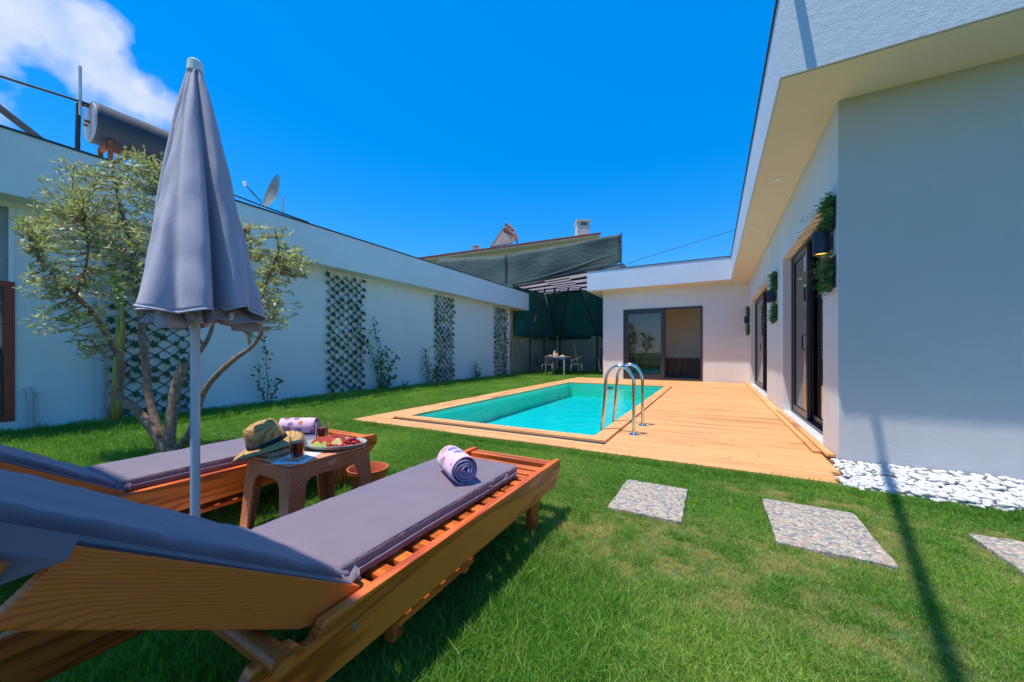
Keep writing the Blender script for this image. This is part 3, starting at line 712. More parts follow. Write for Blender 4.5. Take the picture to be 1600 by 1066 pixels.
# pipes on the wall
p = empty('downpipe', (-7.25, 1.68, 0), 'white rain downpipe on the left wall beside the ivy trellis', 'pipe')
mb = MB(); mb.tube([(-7.235, 1.68, -.05), (-7.235, 1.68, 2.69)], .052, 14); part('pipe_tube', mb, M['pvc'], p, smooth=50)
for z_ in (.45, 1.5, 2.4):
    mb = MB(); mb.tube([(-7.235, 1.68, z_), (-7.235, 1.68, z_+.05)], .060, 14); part('clamp', mb, M['pvc'], p, smooth=50)
p = empty('drain_pipe', (-7.25, 1.11, 0), 'short white pipe stub at the foot of the left wall', 'pipe')
mb = MB(); mb.tube([(-7.25, 1.11, -.05), (-7.25, 1.11, .36), (-7.25, 1.10, .42), (-7.27, 1.08, .50)], .028, 10); part('pipe_tube', mb, M['pvc'], p, smooth=50)
mb = MB(); mb.tube([(-7.25, 1.11, .36), (-7.25, 1.11, .43)], .038, 10); part('collar', mb, M['pvc'], p, smooth=50)
po = MB(); po.box(-7.29, -7.22, 13.16, 13.24, -.05, 2.69); tag(po.build('corner_post', M['orange_post'], bevel=.004, origin=(-7.25, 13.2, -.05)), 'slim orange wooden post at the far end of the trellis wall', 'post')

# ivy trellises
def ivy_leaf(c, s_, nrm, spin):
    """five-lobed leaf"""
    n = Vector(nrm).normalized(); u = n.cross(Vector((0, 0, 1))).normalized(); w = n.cross(u)
    pts = [(0, -.45), (.35, -.55), (.42, -.1), (.62, .18), (.25, .25), (0, .75), (-.25, .25), (-.62, .18), (-.42, -.1), (-.35, -.55)]
    out = []
    for a, b_ in pts:
        x_ = a*math.cos(spin)-b_*math.sin(spin); y_ = a*math.sin(spin)+b_*math.cos(spin)
        out.append(c+(u*x_+w*y_)*s_+n*(.12*s_*(1-abs(a)*1.6)))
    return out
def trellis(y0, y1, lab, z0=.0, z1=2.6, nd=4, nv=14):
    X = -7.27
    t = empty('ivy_trellis', (X, (y0+y1)/2, 0), lab, 'trellis', 'ivy trellises on the left wall')
    W_ = y1-y0; H_ = z1-z0; cy = W_/nd; cz = H_/nv
    # diagonals clipped to the rectangle
    sl = cz/cy
    for sg in (1, -1):
        ks = range(-nv, nd+1) if sg == 1 else range(0, nd+nv+1)
        for k in ks:
            # y = k*cy + sg*(z/sl)
            za = 0; zb = H_; pts = []
            ya = k*cy
            lo, hi = 0.0, H_
            if sg == 1:
                lo = max(0, -ya*sl); hi = min(H_, (W_-ya)*sl)
            else:
                lo = max(0, (ya-W_)*sl); hi = min(H_, ya*sl)
            if hi-lo < cz*.8: continue
            if k % 1: continue
            A = Vector((X+.006*sg, y0+ya+sg*lo/sl, z0+lo)); B = Vector((X+.006*sg, y0+ya+sg*hi/sl, z0+hi))
            mb = MB(); ex = (B-A).normalized()*.03; j = Vector((0, random.uniform(-.008, .008), 0)); mb.tube([A-ex, (A+B)/2+j, B+ex], .0065, 4); cpart('slat', mb, M['trellis'], t)
    lv = MB()
    for i in range(2*nd+1):
        for k in range(2*nv+1):
            if (i+k) % 2: continue
            if random.random() < .06: continue
            for rep in range(1 if random.random() < .75 else 2):
                c = Vector((X+.02+random.uniform(0, .03), y0+i*cy/2+random.uniform(-.03, .03), z0+k*cz/2+random.uniform(-.03, .03)-.02))
                pts = ivy_leaf(c, random.uniform(.07, .105), (1, random.uniform(-.5, .5), random.uniform(-.1, .6)), math.pi+random.uniform(-.7, .7))
                lv.add(pts+[c+Vector((.01, 0, 0))], [(10, q, (q+1) % 10) for q in range(10)])
    tag(part('ivy_leaves', lv, M['ivy'], t), kind='stuff')
trellis(1.80, 2.68, 'ivy trellis behind the olive tree, nearest of the four', z1=2.45)
trellis(5.03, 5.93, 'ivy trellis second from the left, with a climber beside it')
trellis(8.50, 9.36, 'ivy trellis third from the left, at mid wall')
trellis(11.9, 12.82, 'ivy trellis at the far end of the wall beside the orange post')

def climber(base, tips, lab, nleaf, ls=.05, name='climbing_plant', spread=.09):
    t = empty(name, base, lab, 'plant', 'young climbers at the foot of the left wall')
    st = MB(); lf = MB(); base = Vector(base)
    for tip in tips:
        tip = Vector(tip); mid = (base+tip)/2+Vector((random.uniform(0, .06), random.uniform(-.12, .12), random.uniform(-.05, .1)))
        P = [base, base.lerp(mid, .6)+Vector((0, random.uniform(-.03, .03), 0)), mid, mid.lerp(tip, .55)+Vector((0, random.uniform(-.04, .04), 0)), tip]
        st.tube(P, [.008, .007, .006, .004, .002], 5)
        for i in range(nleaf):
            a = random.random()**.75*3.999; s0 = int(a); p = P[s0].lerp(P[s0+1], a-s0)+Vector((random.uniform(-.2, 1)*spread*.6, random.gauss(0, spread*.5), random.gauss(0, spread*.5)))
            pts = ivy_leaf(p, ls*random.uniform(.6, 1.15), (1, random.uniform(-.8, .8), random.uniform(-.2, 1)), random.uniform(0, 6.28))
            lf.add(pts[::2], [(0, 1, 2, 3, 4)])
    part('stem', st, M['stem'], t, smooth=180); tag(part('leaves', lf, M['vine'], t), kind='stuff')
climber((-7.15, 3.75, GZ), [(-7.2, 3.7, 1.15), (-7.15, 3.95, .42), (-7.2, 3.62, .75)], 'leafy climber with drooping shoots right of the olive tree', 26, .065)
climber((-7.15, 6.32, GZ), [(-7.2, 5.75, 1.45), (-7.2, 6.55, 1.0), (-7.2, 6.15, 1.75), (-7.2, 6.9, .78), (-7.15, 6.75, .3)], 'tall straggly climber beside the second trellis', 70, .08, spread=.12)
climber((-7.15, 8.05, GZ), [(-7.2, 7.95, 1.05), (-7.2, 8.0, .7), (-7.2, 8.45, .5)], 'bushy upright climber left of the third trellis', 60, .07, spread=.13)
climber((-7.15, 10.5, GZ), [(-7.2, 10.45, .55), (-7.2, 10.8, .3), (-7.2, 10.55, .4)], 'small climber between the third and the far trellis', 34, .07, spread=.12)
climber((-7.15, 7.1, GZ), [(-7.1, 7.2, .15), (-7.1, 7.0, .12)], 'tiny seedling between the second and third trellis', 18, .05)

# banana plant
b_ = empty('banana_plant', (-6.95, 1.72, GZ), 'yellow-green banana stalk with one arching leaf beside the downpipe', 'plant')
mb = MB(); mb.tube([(-6.93, 1.74, GZ-.02), (-6.93, 1.76, .3), (-6.94, 1.78, .8), (-6.95, 1.80, 1.25), (-6.95, 1.81, 1.6)], [.075, .062, .055, .045, .028], 12); part('stalk', mb, M['banana'], b_, smooth=180)
mb = MB(); vs = []; k = 12
for i in range(k+1):
    t = i/k; c = Vector((-6.93+.15*t, 1.83+.62*t, 1.48+.62*t-.72*t*t)); w = .10*math.sin(math.pi*min(1, t*.92+.08))+.004
    vs += [c+Vector((w, -.0, -.35*w)), c, c+Vector((-w, 0, -.35*w))]
mb.add(vs, [(i*3+j, i*3+j+1, i*3+j+4, i*3+j+3) for i in range(k) for j in range(2)])
part('leaf', mb, M['banana_leaf'], b_, smooth=180)
mb = MB(); vs = []
for i in range(k+1):
    t = i/k; c = Vector((-6.93+.1*t, 1.80-.1*t, 1.5+.75*t-.2*t*t)); w = .07*math.sin(math.pi*min(1, t*.92+.08))+.004
    vs += [c+Vector((.2*w, w, 0)), c, c+Vector((.2*w, -w, 0))]
mb.add(vs, [(i*3+j, i*3+j+1, i*3+j+4, i*3+j+3) for i in range(k) for j in range(2)])
part('leaf', mb, M['banana_leaf'], b_, smooth=180)

# ------------------------------------------------------------------ roof equipment on the annex
X = -8.15
tk = empty('solar_water_tank', (X, 2.5, 3.42), 'blue-grey cylindrical solar water tank lying on the annex roof', 'water tank')
ty0, ty1, tz, trd = 1.80, 3.15, 4.36, .30
mb = MB()
prof = [(trd*.985, 0), (trd, .02), (trd, .05), (trd*.985, .055), (trd*.985, ty1-ty0-.06), (trd, ty1-ty0-.05), (trd, ty1-ty0)]
mb.lathe(prof, 40).xf(Matrix.Translation((X, ty0, tz)) @ Matrix.Rotation(R(-90), 4, 'X')); part('tank_shell', mb, M['tank'], tk, smooth=35)
mb = MB(); mb.lathe([(0, -.02), (trd*.9, -.02), (trd*.96, -.001), (trd*.9, .0)], 40).xf(Matrix.Translation((X, ty0, tz)) @ Matrix.Rotation(R(-90), 4, 'X')); part('end_cap', mb, M['tank_end'], tk, smooth=35)
mb = MB(); mb.tube([(X, ty0-.01, tz+.22), (X, ty0-.10, tz+.20), (X-.02, ty0-.14, tz+.20)], .018, 8).tube([(X+.02, ty0-.01, tz-.02), (X+.02, ty0-.07, tz-.02)], .022, 8).tube([(X-.08, ty0-.01, tz-.04), (X-.08, ty0-.06, tz-.04)], .018, 8); part('valve', mb, M['rust'], tk, smooth=60)
for y_ in (ty0+.12, ty1-.15):
    mb = MB(); mb.box(X-.22, X+.22, y_, y_+.05, 4.02, 4.10).box(X-.24, X-.19, y_, y_+.05, 3.43, 4.1).box(X+.19, X+.24, y_, y_+.05, 3.43, 4.1); part('bracket', mb, M['rust'], tk)
mb = MB(); mb.box(X+.15, X+.2, ty0+.1, ty1, 3.95, 4.05); part('rail', mb, M['rust'], tk)
mb = MB(); mb.tube([(X-.02, 1.67, 3.4), (X-.02, 1.67, 4.05), (X-.02, 1.68, 4.56), (X-.0, 1.72, 4.6)], .028, 8); part('insulated_pipe', mb, M['black_pipe'], tk, smooth=60)
t = MB(); t.tube([(X, 1.69, 4.4), (X, 1.69, 5.12)], .020, 8); tag(t.build('vent_pipe', M['pvc'], smooth=60, origin=(X, 1.69, 4.4)), 'thin upright grey vent pipe beside the solar water tank', 'pipe')
t = MB(); t.tube([(X, -.6, 4.30), (X, .5, 4.42), (X, 1.0, 4.52), (X, 1.83, 4.62)], .018, 8); tag(t.build('roof_pipe', M['black_pipe'], smooth=60, origin=(X, .5, 4.4)), 'thin black pipe running across the sky to the top of the tank', 'pipe')
t = MB(); t.tube([(-7.55, -.4, 4.84), (-7.5, 1.45, 3.46)], .042, 4); tag(t.build('collector_strut', M['black_pipe'], origin=(-7.5, 1, 4.1)), 'dark slanting metal strut resting on the annex roof edge', 'strut')
t = MB(); t.tube([(-7.05, 3.15, 3.56), (-7.05, 3.6, 3.53), (-7.05, 4.45, 3.50), (-7.05, 4.52, 3.46)], .014, 8); tag(t.build('edge_pipe', M['black_pipe'], smooth=60, origin=(-7.05, 3.8, 3.5)), 'black pipe along the annex roof edge below the dish', 'pipe')
sd = empty('satellite_dish', (-7.3, 4.15, 3.42), 'grey satellite dish on a short mast on the annex roof', 'satellite dish')
dc = Vector((-7.28, 3.98, 3.93)); mt = Matrix.Translation(dc) @ Vector((-.877*.8+.48*.42, -.48*.8-.877*.42, .36)).to_track_quat('Z', 'Y').to_matrix().to_4x4()
mb = MB(); prof = [(r_*.31, .085*(r_)**2) for r_ in [i/8 for i in range(9)]]; prof += [(.318, .087), (.31, .078)]+[(r_*.30, .085*r_**2-.008) for r_ in [i/8 for i in range(7, -1, -1)]]
mb.lathe([(max(a, .0001), z_) for a, z_ in prof], 32, sy=1.08).xf(mt); part('reflector', mb, M['dish'], sd, smooth=60)
mb = MB(); mb.tube([(-7.28, 4.10, 3.42), (-7.28, 4.10, 3.85), (-7.28, 4.03, 3.9)], .016, 8); part('mast', mb, M['pvc'], sd, smooth=60)
f0 = mt @ Vector((0, -.30, .12)); f1 = mt @ Vector((0, -.12, .46))
mb = MB(); mb.tube([f0, f1], .009, 6).tube([mt @ Vector((.1, -.28, .12)), f1], .004, 5); part('feed_arm', mb, M['dark_metal'], sd)
mb = MB(); mb.tube([f1-Vector((.02, 0, 0)), f1+Vector((-.0, -.03, .06))], .030, 10); part('receiver', mb, M['white_plastic'], sd, smooth=50)

# ------------------------------------------------------------------ netted dining corner
# boundary wall
bwall = empty('boundary_wall', (-6.9, 16.5, 0), 'low grey-green netted boundary wall behind the dining set', 'wall')
C0 = Vector((-7.35, 13.3, 0)); C1 = Vector((-7.4, 18.6, 0)); C2 = Vector((-3.46, 17.6, 0)); HB = 1.72
def slab_between(mb, A, B, t, z0, z1):
    d = (B-A); d.z = 0; d.normalize(); n_ = Vector((-d.y, d.x, 0))*t
    vs = [A, B, B+n_, A+n_]; vs = [Vector((v.x, v.y, z0)) for v in vs]+[Vector((v.x, v.y, z1)) for v in vs]
    mb.add(vs, [(3, 2, 1, 0), (4, 5, 6, 7), (0, 1, 5, 4), (1, 2, 6, 5), (2, 3, 7, 6), (3, 0, 4, 7)])
mb = MB(); slab_between(mb, C0, C1, .15, -.05, HB); part('wall_panel', mb, M['net_wall'], bwall)
mb = MB(); slab_between(mb, C1+Vector((.01, 0, 0)), C2, .15, -.05, HB); part('wall_panel', mb, M['net_wall'], bwall)
# posts: bottoms along the wall, leaning struts up to the roof
struts = [(at(828, 525, 15.6), at(850, 458, 16.6)), (at(850, 530, 16.9), at(866, 458, 17.2)), (at(875, 528, 18.4), at(887, 458, 17.6)), (at(933, 525, 17.4), at(909, 458, 17.0))]
gl = ['leftmost dark slanting strut under the shade roof', 'second dark slanting strut from the left, above a lantern', 'third dark slanting strut, at the wall corner', 'right-hand dark strut leaning the other way']
for (A, B), lb in zip(struts, gl):
    e = empty('shade_strut', (A.x, A.y, 0), lb, 'post', 'struts carrying the shade roof')
    B = B+(B-A).normalized()*.25
    mb = MB(); mb.tube([A, B], .045, 6); part('slanting_strut', mb, M['beam_dark'], e)
    mb = MB(); mb.tube([Vector((A.x, A.y, -.05)), A], .04, 6); part('upright', mb, M['beam_dark'], e)
for i, ((A, B), lb) in enumerate(zip(struts[:2], ('left of the two black lanterns on the netted wall', 'right of the two black lanterns on the netted wall'))):
    c = A+Vector((.16, -.1, .0))
    e = empty('wall_lantern', c, lb, 'lantern', 'lanterns on the dining corner posts')
    mb = MB(); mb.tube([A+Vector((0, 0, -.05)), A+Vector((.08, -.06, -.12)), c+Vector((0, 0, -.12))], .016, 6).lathe([(.03, c.z-.14), (.08, c.z-.10)], 10, (c.x, c.y)).lathe([(.10, c.z+.10), (.02, c.z+.18)], 10, (c.x, c.y)); part('lantern_body', mb, M['dark_metal'], e, smooth=40)
    mb = MB(); mb.lathe([(.04, c.z-.09), (.06, c.z+.0), (.05, c.z+.09)], 10, (c.x, c.y)); part('lantern_glass', mb, M['glass'], e, smooth=60)
# roof of the dining corner: sheets and beams
pr = empty('shade_roof', (-5.6, 16, 4.1), 'striped white and dark sheet roof over the dining corner', 'pergola')
A = Vector((-8.1, 14.3, 3.84)); B = Vector((-3.0, 14.3, 4.26)); C = Vector((-3.3, 18.9, 4.02)); D = Vector((-9.0, 18.9, 4.12))
def rf(u, v): return (A.lerp(B, u)).lerp(D.lerp(C, u), v)
nr = 9
for j in range(nr):
    v0, v1 = j/nr, (j+.56)/nr; v2 = (j+1)/nr
    u = -0.0; k = 0
    while u < 1:
        u1 = min(1, u+.34+.05*((j+k) % 2)+(.16 if k == 0 and j % 2 else 0)); off = .0 if (k+j) % 2 == 0 else (v2-v1)
        mb = MB(); q = [rf(u, v0+off), rf(u1-.006, v0+off), rf(u1-.006, v1+off), rf(u, v1+off)]; z_ = Vector((0, 0, .03))
        mb.add(q+[p+z_ for p in q], [(3, 2, 1, 0), (4, 5, 6, 7), (0, 1, 5, 4), (1, 2, 6, 5), (2, 3, 7, 6), (3, 0, 4, 7)])
        cpart('roof_sheet', mb, M['roof_sheet'], pr)
        off2 = (v2-v1)*0+(v1-v0) if (k+j) % 2 == 0 else 0.0; wd = (v2-v0)-(v1-v0)
        mb = MB(); q = [rf(u, v0+off2), rf(u1-.004, v0+off2), rf(u1-.004, v0+off2+wd), rf(u, v0+off2+wd)]; mb.add(q+[p+z_ for p in q], [(3, 2, 1, 0), (4, 5, 6, 7), (0, 1, 5, 4), (1, 2, 6, 5), (2, 3, 7, 6), (3, 0, 4, 7)])
        cpart('dark_sheet', mb, M['beam_dark'], pr); u = u1; k += 1
for (p_, q_) in ((A, B), (D, C), (A, D), (B, C)):
    mb = MB(); mb.tube([p_, q_], .035, 4); part('edge_beam', mb, M['beam_dark'], pr)
# upright net screens
def sheet(name, P00, P10, P11, P01, mat, par, nx=24, ny=10, amp=.05, sag=0, thick=.01):
    mb = MB(); vs = []
    nrm = (P10-P00).cross(P01-P00).normalized()
    for j in range(ny+1):
        for i in range(nx+1):
            u, v = i/nx, j/ny; p = P00.lerp(P10, u).lerp(P01.lerp(P11, u), v)
            a = math.sin(math.pi*v)*math.sin(math.pi*u)
            p = p+nrm*(amp*noise.noise(p*1.1)*1.6+sag*math.sin(math.pi*v))
            vs.append(p)
    mb.add(vs, [(j*(nx+1)+i, j*(nx+1)+i+1, (j+1)*(nx+1)+i+1, (j+1)*(nx+1)+i) for j in range(ny) for i in range(nx)])
    o = part(name, mb, mat, par, smooth=180); md = o.modifiers.new('solid', 'SOLIDIFY'); md.thickness = thick; return o
ns = empty('shade_net_screen', (-5.5, 14.25, 0), 'tall dark green shade net screen above the roofs in front of the neighbour house', 'net')
sheet('net_panel', Vector((-8.1, 14.26, 3.80)), Vector((-3.1, 14.26, 4.32)), Vector((-3.1, 14.26, 5.43)), Vector((-8.12, 14.26, 5.22)), M['net'], ns, amp=.06)
NL = at(684, 404, 17.6)
sheet('net_panel', Vector((NL.x, NL.y, 3.0)), Vector((-8.1, 14.30, 3.3)), Vector((-8.12, 14.30, 5.22)), NL, M['net'], ns, amp=.05)
mb = MB(); mb.tube([(-8.1, 14.24, 2.6), (-8.12, 14.24, 5.25)], .03, 6); part('net_pole', mb, M['beam_dark'], ns)
mb = MB(); mb.tube([(-3.08, 14.27, 3.7), (-3.08, 14.27, 5.46)], .03, 6); part('net_pole', mb, M['net'], ns)
mb = MB(); mb.tube([(-8.1, 14.2, 3.86), (-6.5, 14.14, 4.02), (-5.0, 14.12, 4.28), (-3.9, 14.12, 4.52), (-3.2, 14.15, 4.66)], [.03, .045, .05, .05, .03], 6).tube([(-8.1, 14.2, 3.82), (-6, 14.16, 4.0), (-4.5, 14.14, 4.18), (-3.2, 14.15, 4.3)], [.03, .05, .06, .05], 6); part('rolled_hem', mb, M['net'], ns, smooth=180)
nb = empty('shade_net_backdrop', (-5.5, 18, 0), 'deep green shade net hanging from the shade roof to the low wall', 'net')
sheet('net_panel', C1+Vector((.12, -.16, HB-.12)), Vector((-3.3, 17.7, HB-.12)), Vector((-3.3, 17.9, 4.02)), Vector((-8.0, 18.3, 4.1)), M['net_deep'], nb, amp=.08, sag=.12)
sheet('net_panel', C0+Vector((.12, .1, HB-.12)), C1+Vector((.12, -.16, HB-.12)), Vector((-8.0, 18.3, 4.1)), Vector((-7.7, 13.4, 3.8)), M['net_deep'], nb, amp=.08, sag=0)
rs = Vector((-3.4, 17.6, 0))
sheet('net_panel', Vector((-4.75, 17.3, 1.7)), Vector((-3.35, 17.35, .4)), Vector((-3.0, 15.6, 4.1)), Vector((-4.9, 17.2, 3.9)), M['net_deep'], nb, amp=.06)

# dining set
dt = empty('dining_table', (-5.75, 14.6, GZ), 'pale grey square dining table with food, in the netted corner', 'table')
tx, ty = -5.75, 14.60
mb = MB(); mb.box(tx-.45, tx+.45, ty-.45, ty+.45, .70, .735); part('tabletop', mb, M['table_grey'], dt, bevel=.01)
for sx in (-1, 1):
    for sy in (-1, 1):
        mb = MB(); mb.box(tx+sx*.40-.03, tx+sx*.40+.03, ty+sy*.40-.03, ty+sy*.40+.03, GZ, .70); part('leg', mb, M['table_grey'], dt)
mb = MB(); mb.box(tx-.37, tx+.37, ty-.41, ty-.39, .62, .70).box(tx-.37, tx+.37, ty+.39, ty+.41, .62, .70); part('apron', mb, M['table_grey'], dt)
def make_chair():
    c = empty('garden_chair', (0, 0, GZ), 'x', 'chair', 'grey chairs round the dining table')
    mb = MB(); mb.box(-.22, .22, -.22, .22, .44, .475); mb.build('seat', M['chair'], c, bevel=.015)
    for sx in (-1, 1):
        for sy in (-1, 1):
            mb = MB(); mb.tube([(sx*.20, sy*.20, .46), (sx*.25, sy*.25, .0)], [.022, .017], 6); mb.build('leg', M['chair'], c, smooth=180)
    arc = []
    for i in range(15):
        a = math.pi*i/14; arc.append((-.27*math.cos(a), .24*math.sin(a)*1.0-.02 if i not in (0, 14) else -.22, .66+.16*math.sin(a)**1.5))
    mb = MB(); mb.tube(arc, .018, 6); mb.build('arm_rail', M['chair'], c, smooth=180)
    for i in (4, 5, 6, 7, 8, 9, 10):
        p = Vector(arc[i]); mb = MB(); mb.tube([p, Vector((p.x*.8, .20, .47))], .012, 4); mb.build('back_slat', M['chair'], c)
    for sx in (-1, 1):
        mb = MB(); mb.tube([(sx*.27, -.2, .66), (sx*.21, -.18, .46)], .017, 6); mb.build('arm_support', M['chair'], c, smooth=180)
    return c
ch0 = make_chair()
for i, (x_, y_, rz, lab) in enumerate([(tx-.10, ty-.78, 180, 'grey garden chair with its back to the lawn, in front of the table'),
                                       (tx-.85, ty+.0, 90, 'grey garden chair left of the dining table'),
                                       (tx+.82, ty-.05, -75, 'grey garden chair right of the dining table, turned sideways'),
                                       (tx+.05, ty+.85, 0, 'grey garden chair behind the dining table')]):
    o = ch0 if i == 0 else copy_tree(ch0); o.location = (x_, y_, GZ); o.rotation_euler = (0, 0, R(rz)); o['label'] = lab
mb = MB(); mb.lathe([(.05, .736), (.06, .75), (.07, .85), (.045, .93), (.06, .98)], 14, (tx-.18, ty+.0)); tag(mb.build('glass_jug', M['paper'], smooth=50, origin=(tx-.18, ty, .736)), 'pale jug standing at the back of the dining table', 'jug')
for (dx, dy, lab) in ((.0, -.2, 'orange juice jug in the middle of the dining table'),):
    mb = MB(); mb.lathe([(.06, .736), (.07, .78), (.06, .84), (.03, .86)], 12, (tx+dx, ty+dy)); tag(mb.build('juice_jug', M['orange_food'], smooth=50, origin=(tx+dx, ty+dy, .736)), lab, 'jug')
for (dx, dy, m_, lab) in ((-.28, -.25, 'orange_food', 'plate of orange food on the left of the dining table'), (.25, -.2, 'paper', 'white plate with bread on the right of the dining table')):
    e = empty('plate', (tx+dx, ty+dy, .736), lab, 'plate')
    mb = MB(); mb.lathe([(.0, .737), (.07, .737), (.13, .752), (.125, .756), (.06, .742)], 18, (tx+dx, ty+dy)); part('dish', mb, M['paper'], e, smooth=60)
    mb = MB(); mb.lathe([(.09, .745), (.085, .775), (.04, .80), (0, .805)], 12, (tx+dx, ty+dy)); part('food', mb, M['book'] if m_ == 'paper' else M[m_], e, smooth=60)
e = empty('potted_shrub', (-4.35, 16.6, GZ), 'small dark leafy shrub at the right end of the netted wall', 'plant')
lf = MB()
for i in range(160):
    p = Vector((-4.35+random.gauss(0, .16), 16.6+random.gauss(0, .12), .55+random.gauss(0, .24))); pts = ivy_leaf(p, random.uniform(.04, .08), (random.uniform(-1, 1), -1, random.uniform(-.2, 1)), random.uniform(0, 6)); lf.add(pts[::2], [(0, 1, 2, 3, 4)])
tag(part('leaves', lf, M['ivy'], e), kind='stuff')
mb = MB(); mb.tube([(-4.35, 16.6, GZ), (-4.33, 16.6, .7)], .01, 5); part('stem', mb, M['stem'], e)
mb = MB(); mb.tube([(-7.18, 13.35, .27), (-7.10, 13.33, .28), (-7.06, 13.31, .22)], .015, 6).tube([(-7.12, 13.33, .28), (-7.12, 13.33, .34)], .012, 6); tag(mb.build('garden_tap', M['steel'], smooth=50, origin=(-7.12, 13.33, .28)), 'small metal garden tap on the orange post', 'tap')

# ------------------------------------------------------------------ neighbour house behind
nb2 = empty('neighbour_house', (-14, 23, 0), 'cream neighbour house with sloping red-edged roof behind the green net', 'house')
L0 = at(655, 404, 26.0); L1 = at(930, 366, 26.0)
dr = (L1-L0).normalized(); fw_ = Vector((-dr.y, dr.x, 0)).normalized()
Lp = L1+dr*.35
mb = MB(); q = [L0+fw_*.6, L1-dr*.1+fw_*.6]; lo = [Vector((p.x, p.y, -.1)) for p in q]; hi = [p-Vector((0, 0, .2)) for p in q]
vs = lo+hi+[p+fw_*6 for p in lo]+[p+fw_*6 for p in hi]; mb.add(vs, [(0, 1, 3, 2), (4, 6, 7, 5), (0, 2, 6, 4), (1, 5, 7, 3), (2, 3, 7, 6)]); part('wall', mb, M['cream'], nb2)
mb = MB(); dn_ = Vector((0, 0, -.9))
q = [L0-dr*.2, Lp, Lp+fw_*7+dn_, L0-dr*.2+fw_*7+dn_]; z_ = Vector((0, 0, -.16)); mb.add(q+[p+z_ for p in q], [(0, 1, 2, 3), (7, 6, 5, 4), (0, 4, 5, 1), (1, 5, 6, 2), (2, 6, 7, 3), (3, 7, 4, 0)]); part('roof', mb, M['cream'], nb2)
mb = MB(); q = [L0-dr*.25-fw_*.03, Lp+dr*.05-fw_*.03]; vs = []
for p in q: vs += [p+Vector((0, 0, .07)), p+Vector((0, 0, -.07)), p+fw_*.25+Vector((0, 0, .07)), p+fw_*.25+Vector((0, 0, -.07))]
mb.add(vs, [(0, 1, 5, 4), (0, 4, 6, 2), (1, 3, 7, 5), (0, 2, 3, 1), (4, 5, 7, 6), (2, 6, 7, 3)]); part('verge_tiles', mb, M['tile_edge'], nb2)
def chim(px0_, px1_, pyt, pyb, lab, dd=26.4):
    a = at(px0_, pyb, dd); b2 = at(px1_, pyb, dd); top = at(px0_, pyt, dd).z; w = (b2-a).length
    d_ = (b2-a); d_.z = 0; d_.normalize(); n_ = Vector((-d_.y, d_.x, 0))
    o = bpy.data.objects.new('chimney', None); COL.objects.link(o); o.parent = nb2; o.location = Vector((a.x, a.y, a.z))-nb2.location
    def bx2(u0, u1, z0, z1, inset=0):
        m_ = MB(); P = [a+d_*u0+n_*inset, a+d_*u1+n_*inset, a+d_*u1+n_*(w-inset), a+d_*u0+n_*(w-inset)]
        m_.add([Vector((p.x, p.y, z0)) for p in P]+[Vector((p.x, p.y, z1)) for p in P], [(3, 2, 1, 0), (4, 5, 6, 7), (0, 1, 5, 4), (1, 2, 6, 5), (2, 3, 7, 6), (3, 0, 4, 7)]); return m_
    h = top-a.z
    part('stack', bx2(.0, w, a.z-.5, top-h*.32), M['chimney'], o)
    part('flue_opening', bx2(.1*w, .9*w, top-h*.32, top-h*.12, .1*w), M['room_dark'], o)
    part('corner_pier', bx2(0, .25*w, top-h*.319, top-h*.121), M['chimney'], o); part('corner_pier', bx2(.78*w, w, top-h*.319, top-h*.121), M['chimney'], o)
    part('cap', bx2(-.05*w, 1.05*w, top-h*.12, top, -.05*w), M['chimney'], o)
chim(902, 922, 343, 372, '')
chim(738, 749, 383, 394, '')
sp_ = empty('solar_heater', at(795, 375, 27), 'tilted solar panel with reddish tank on the neighbour roof', 'solar heater')
a, b2, c2, d2 = at(766, 387, 27), at(801, 381, 27), at(808, 367, 28.5), at(786, 357, 28.5)
mb = MB(); z_ = Vector((0, 0, .08)); q = [a, b2, c2, d2]; mb.add(q+[p+z_ for p in q], [(3, 2, 1, 0), (4, 5, 6, 7), (0, 1, 5, 4), (1, 2, 6, 5), (2, 3, 7, 6), (3, 0, 4, 7)]); part('collector_panel', mb, M['panel_blue'], sp_)
mb = MB(); mb.tube([at(789, 357, 28.2), at(808, 374, 28.2)], .22, 12); part('tank', mb, M['tank_red'], sp_, smooth=60)
mb = MB(); mb.tube([at(790, 350, 28.3), at(803, 361, 28.3)], .14, 10); part('header_tank', mb, M['tank_red'], sp_, smooth=60)
mb = MB(); mb.tube([at(808, 370, 28.4), at(808, 384, 28.4)], .05, 5).tube([at(792, 352, 28.4), at(788, 384, 28.4)], .05, 5); part('frame', mb, M['dark_metal'], sp_)
mb = MB(); mb.tube([Vector((-6.5, 22, 5.4)), Vector((-3.4, 20, 5.75)), Vector((1.2, 18.3, 6.2)), Vector((5, 17.2, 6.9))], .012, 5); tag(mb.build('power_cable', M['black_pipe'], smooth=180, origin=(-1, 20, 6)), 'thin black power cable crossing the blue sky above the far roof', 'cable')

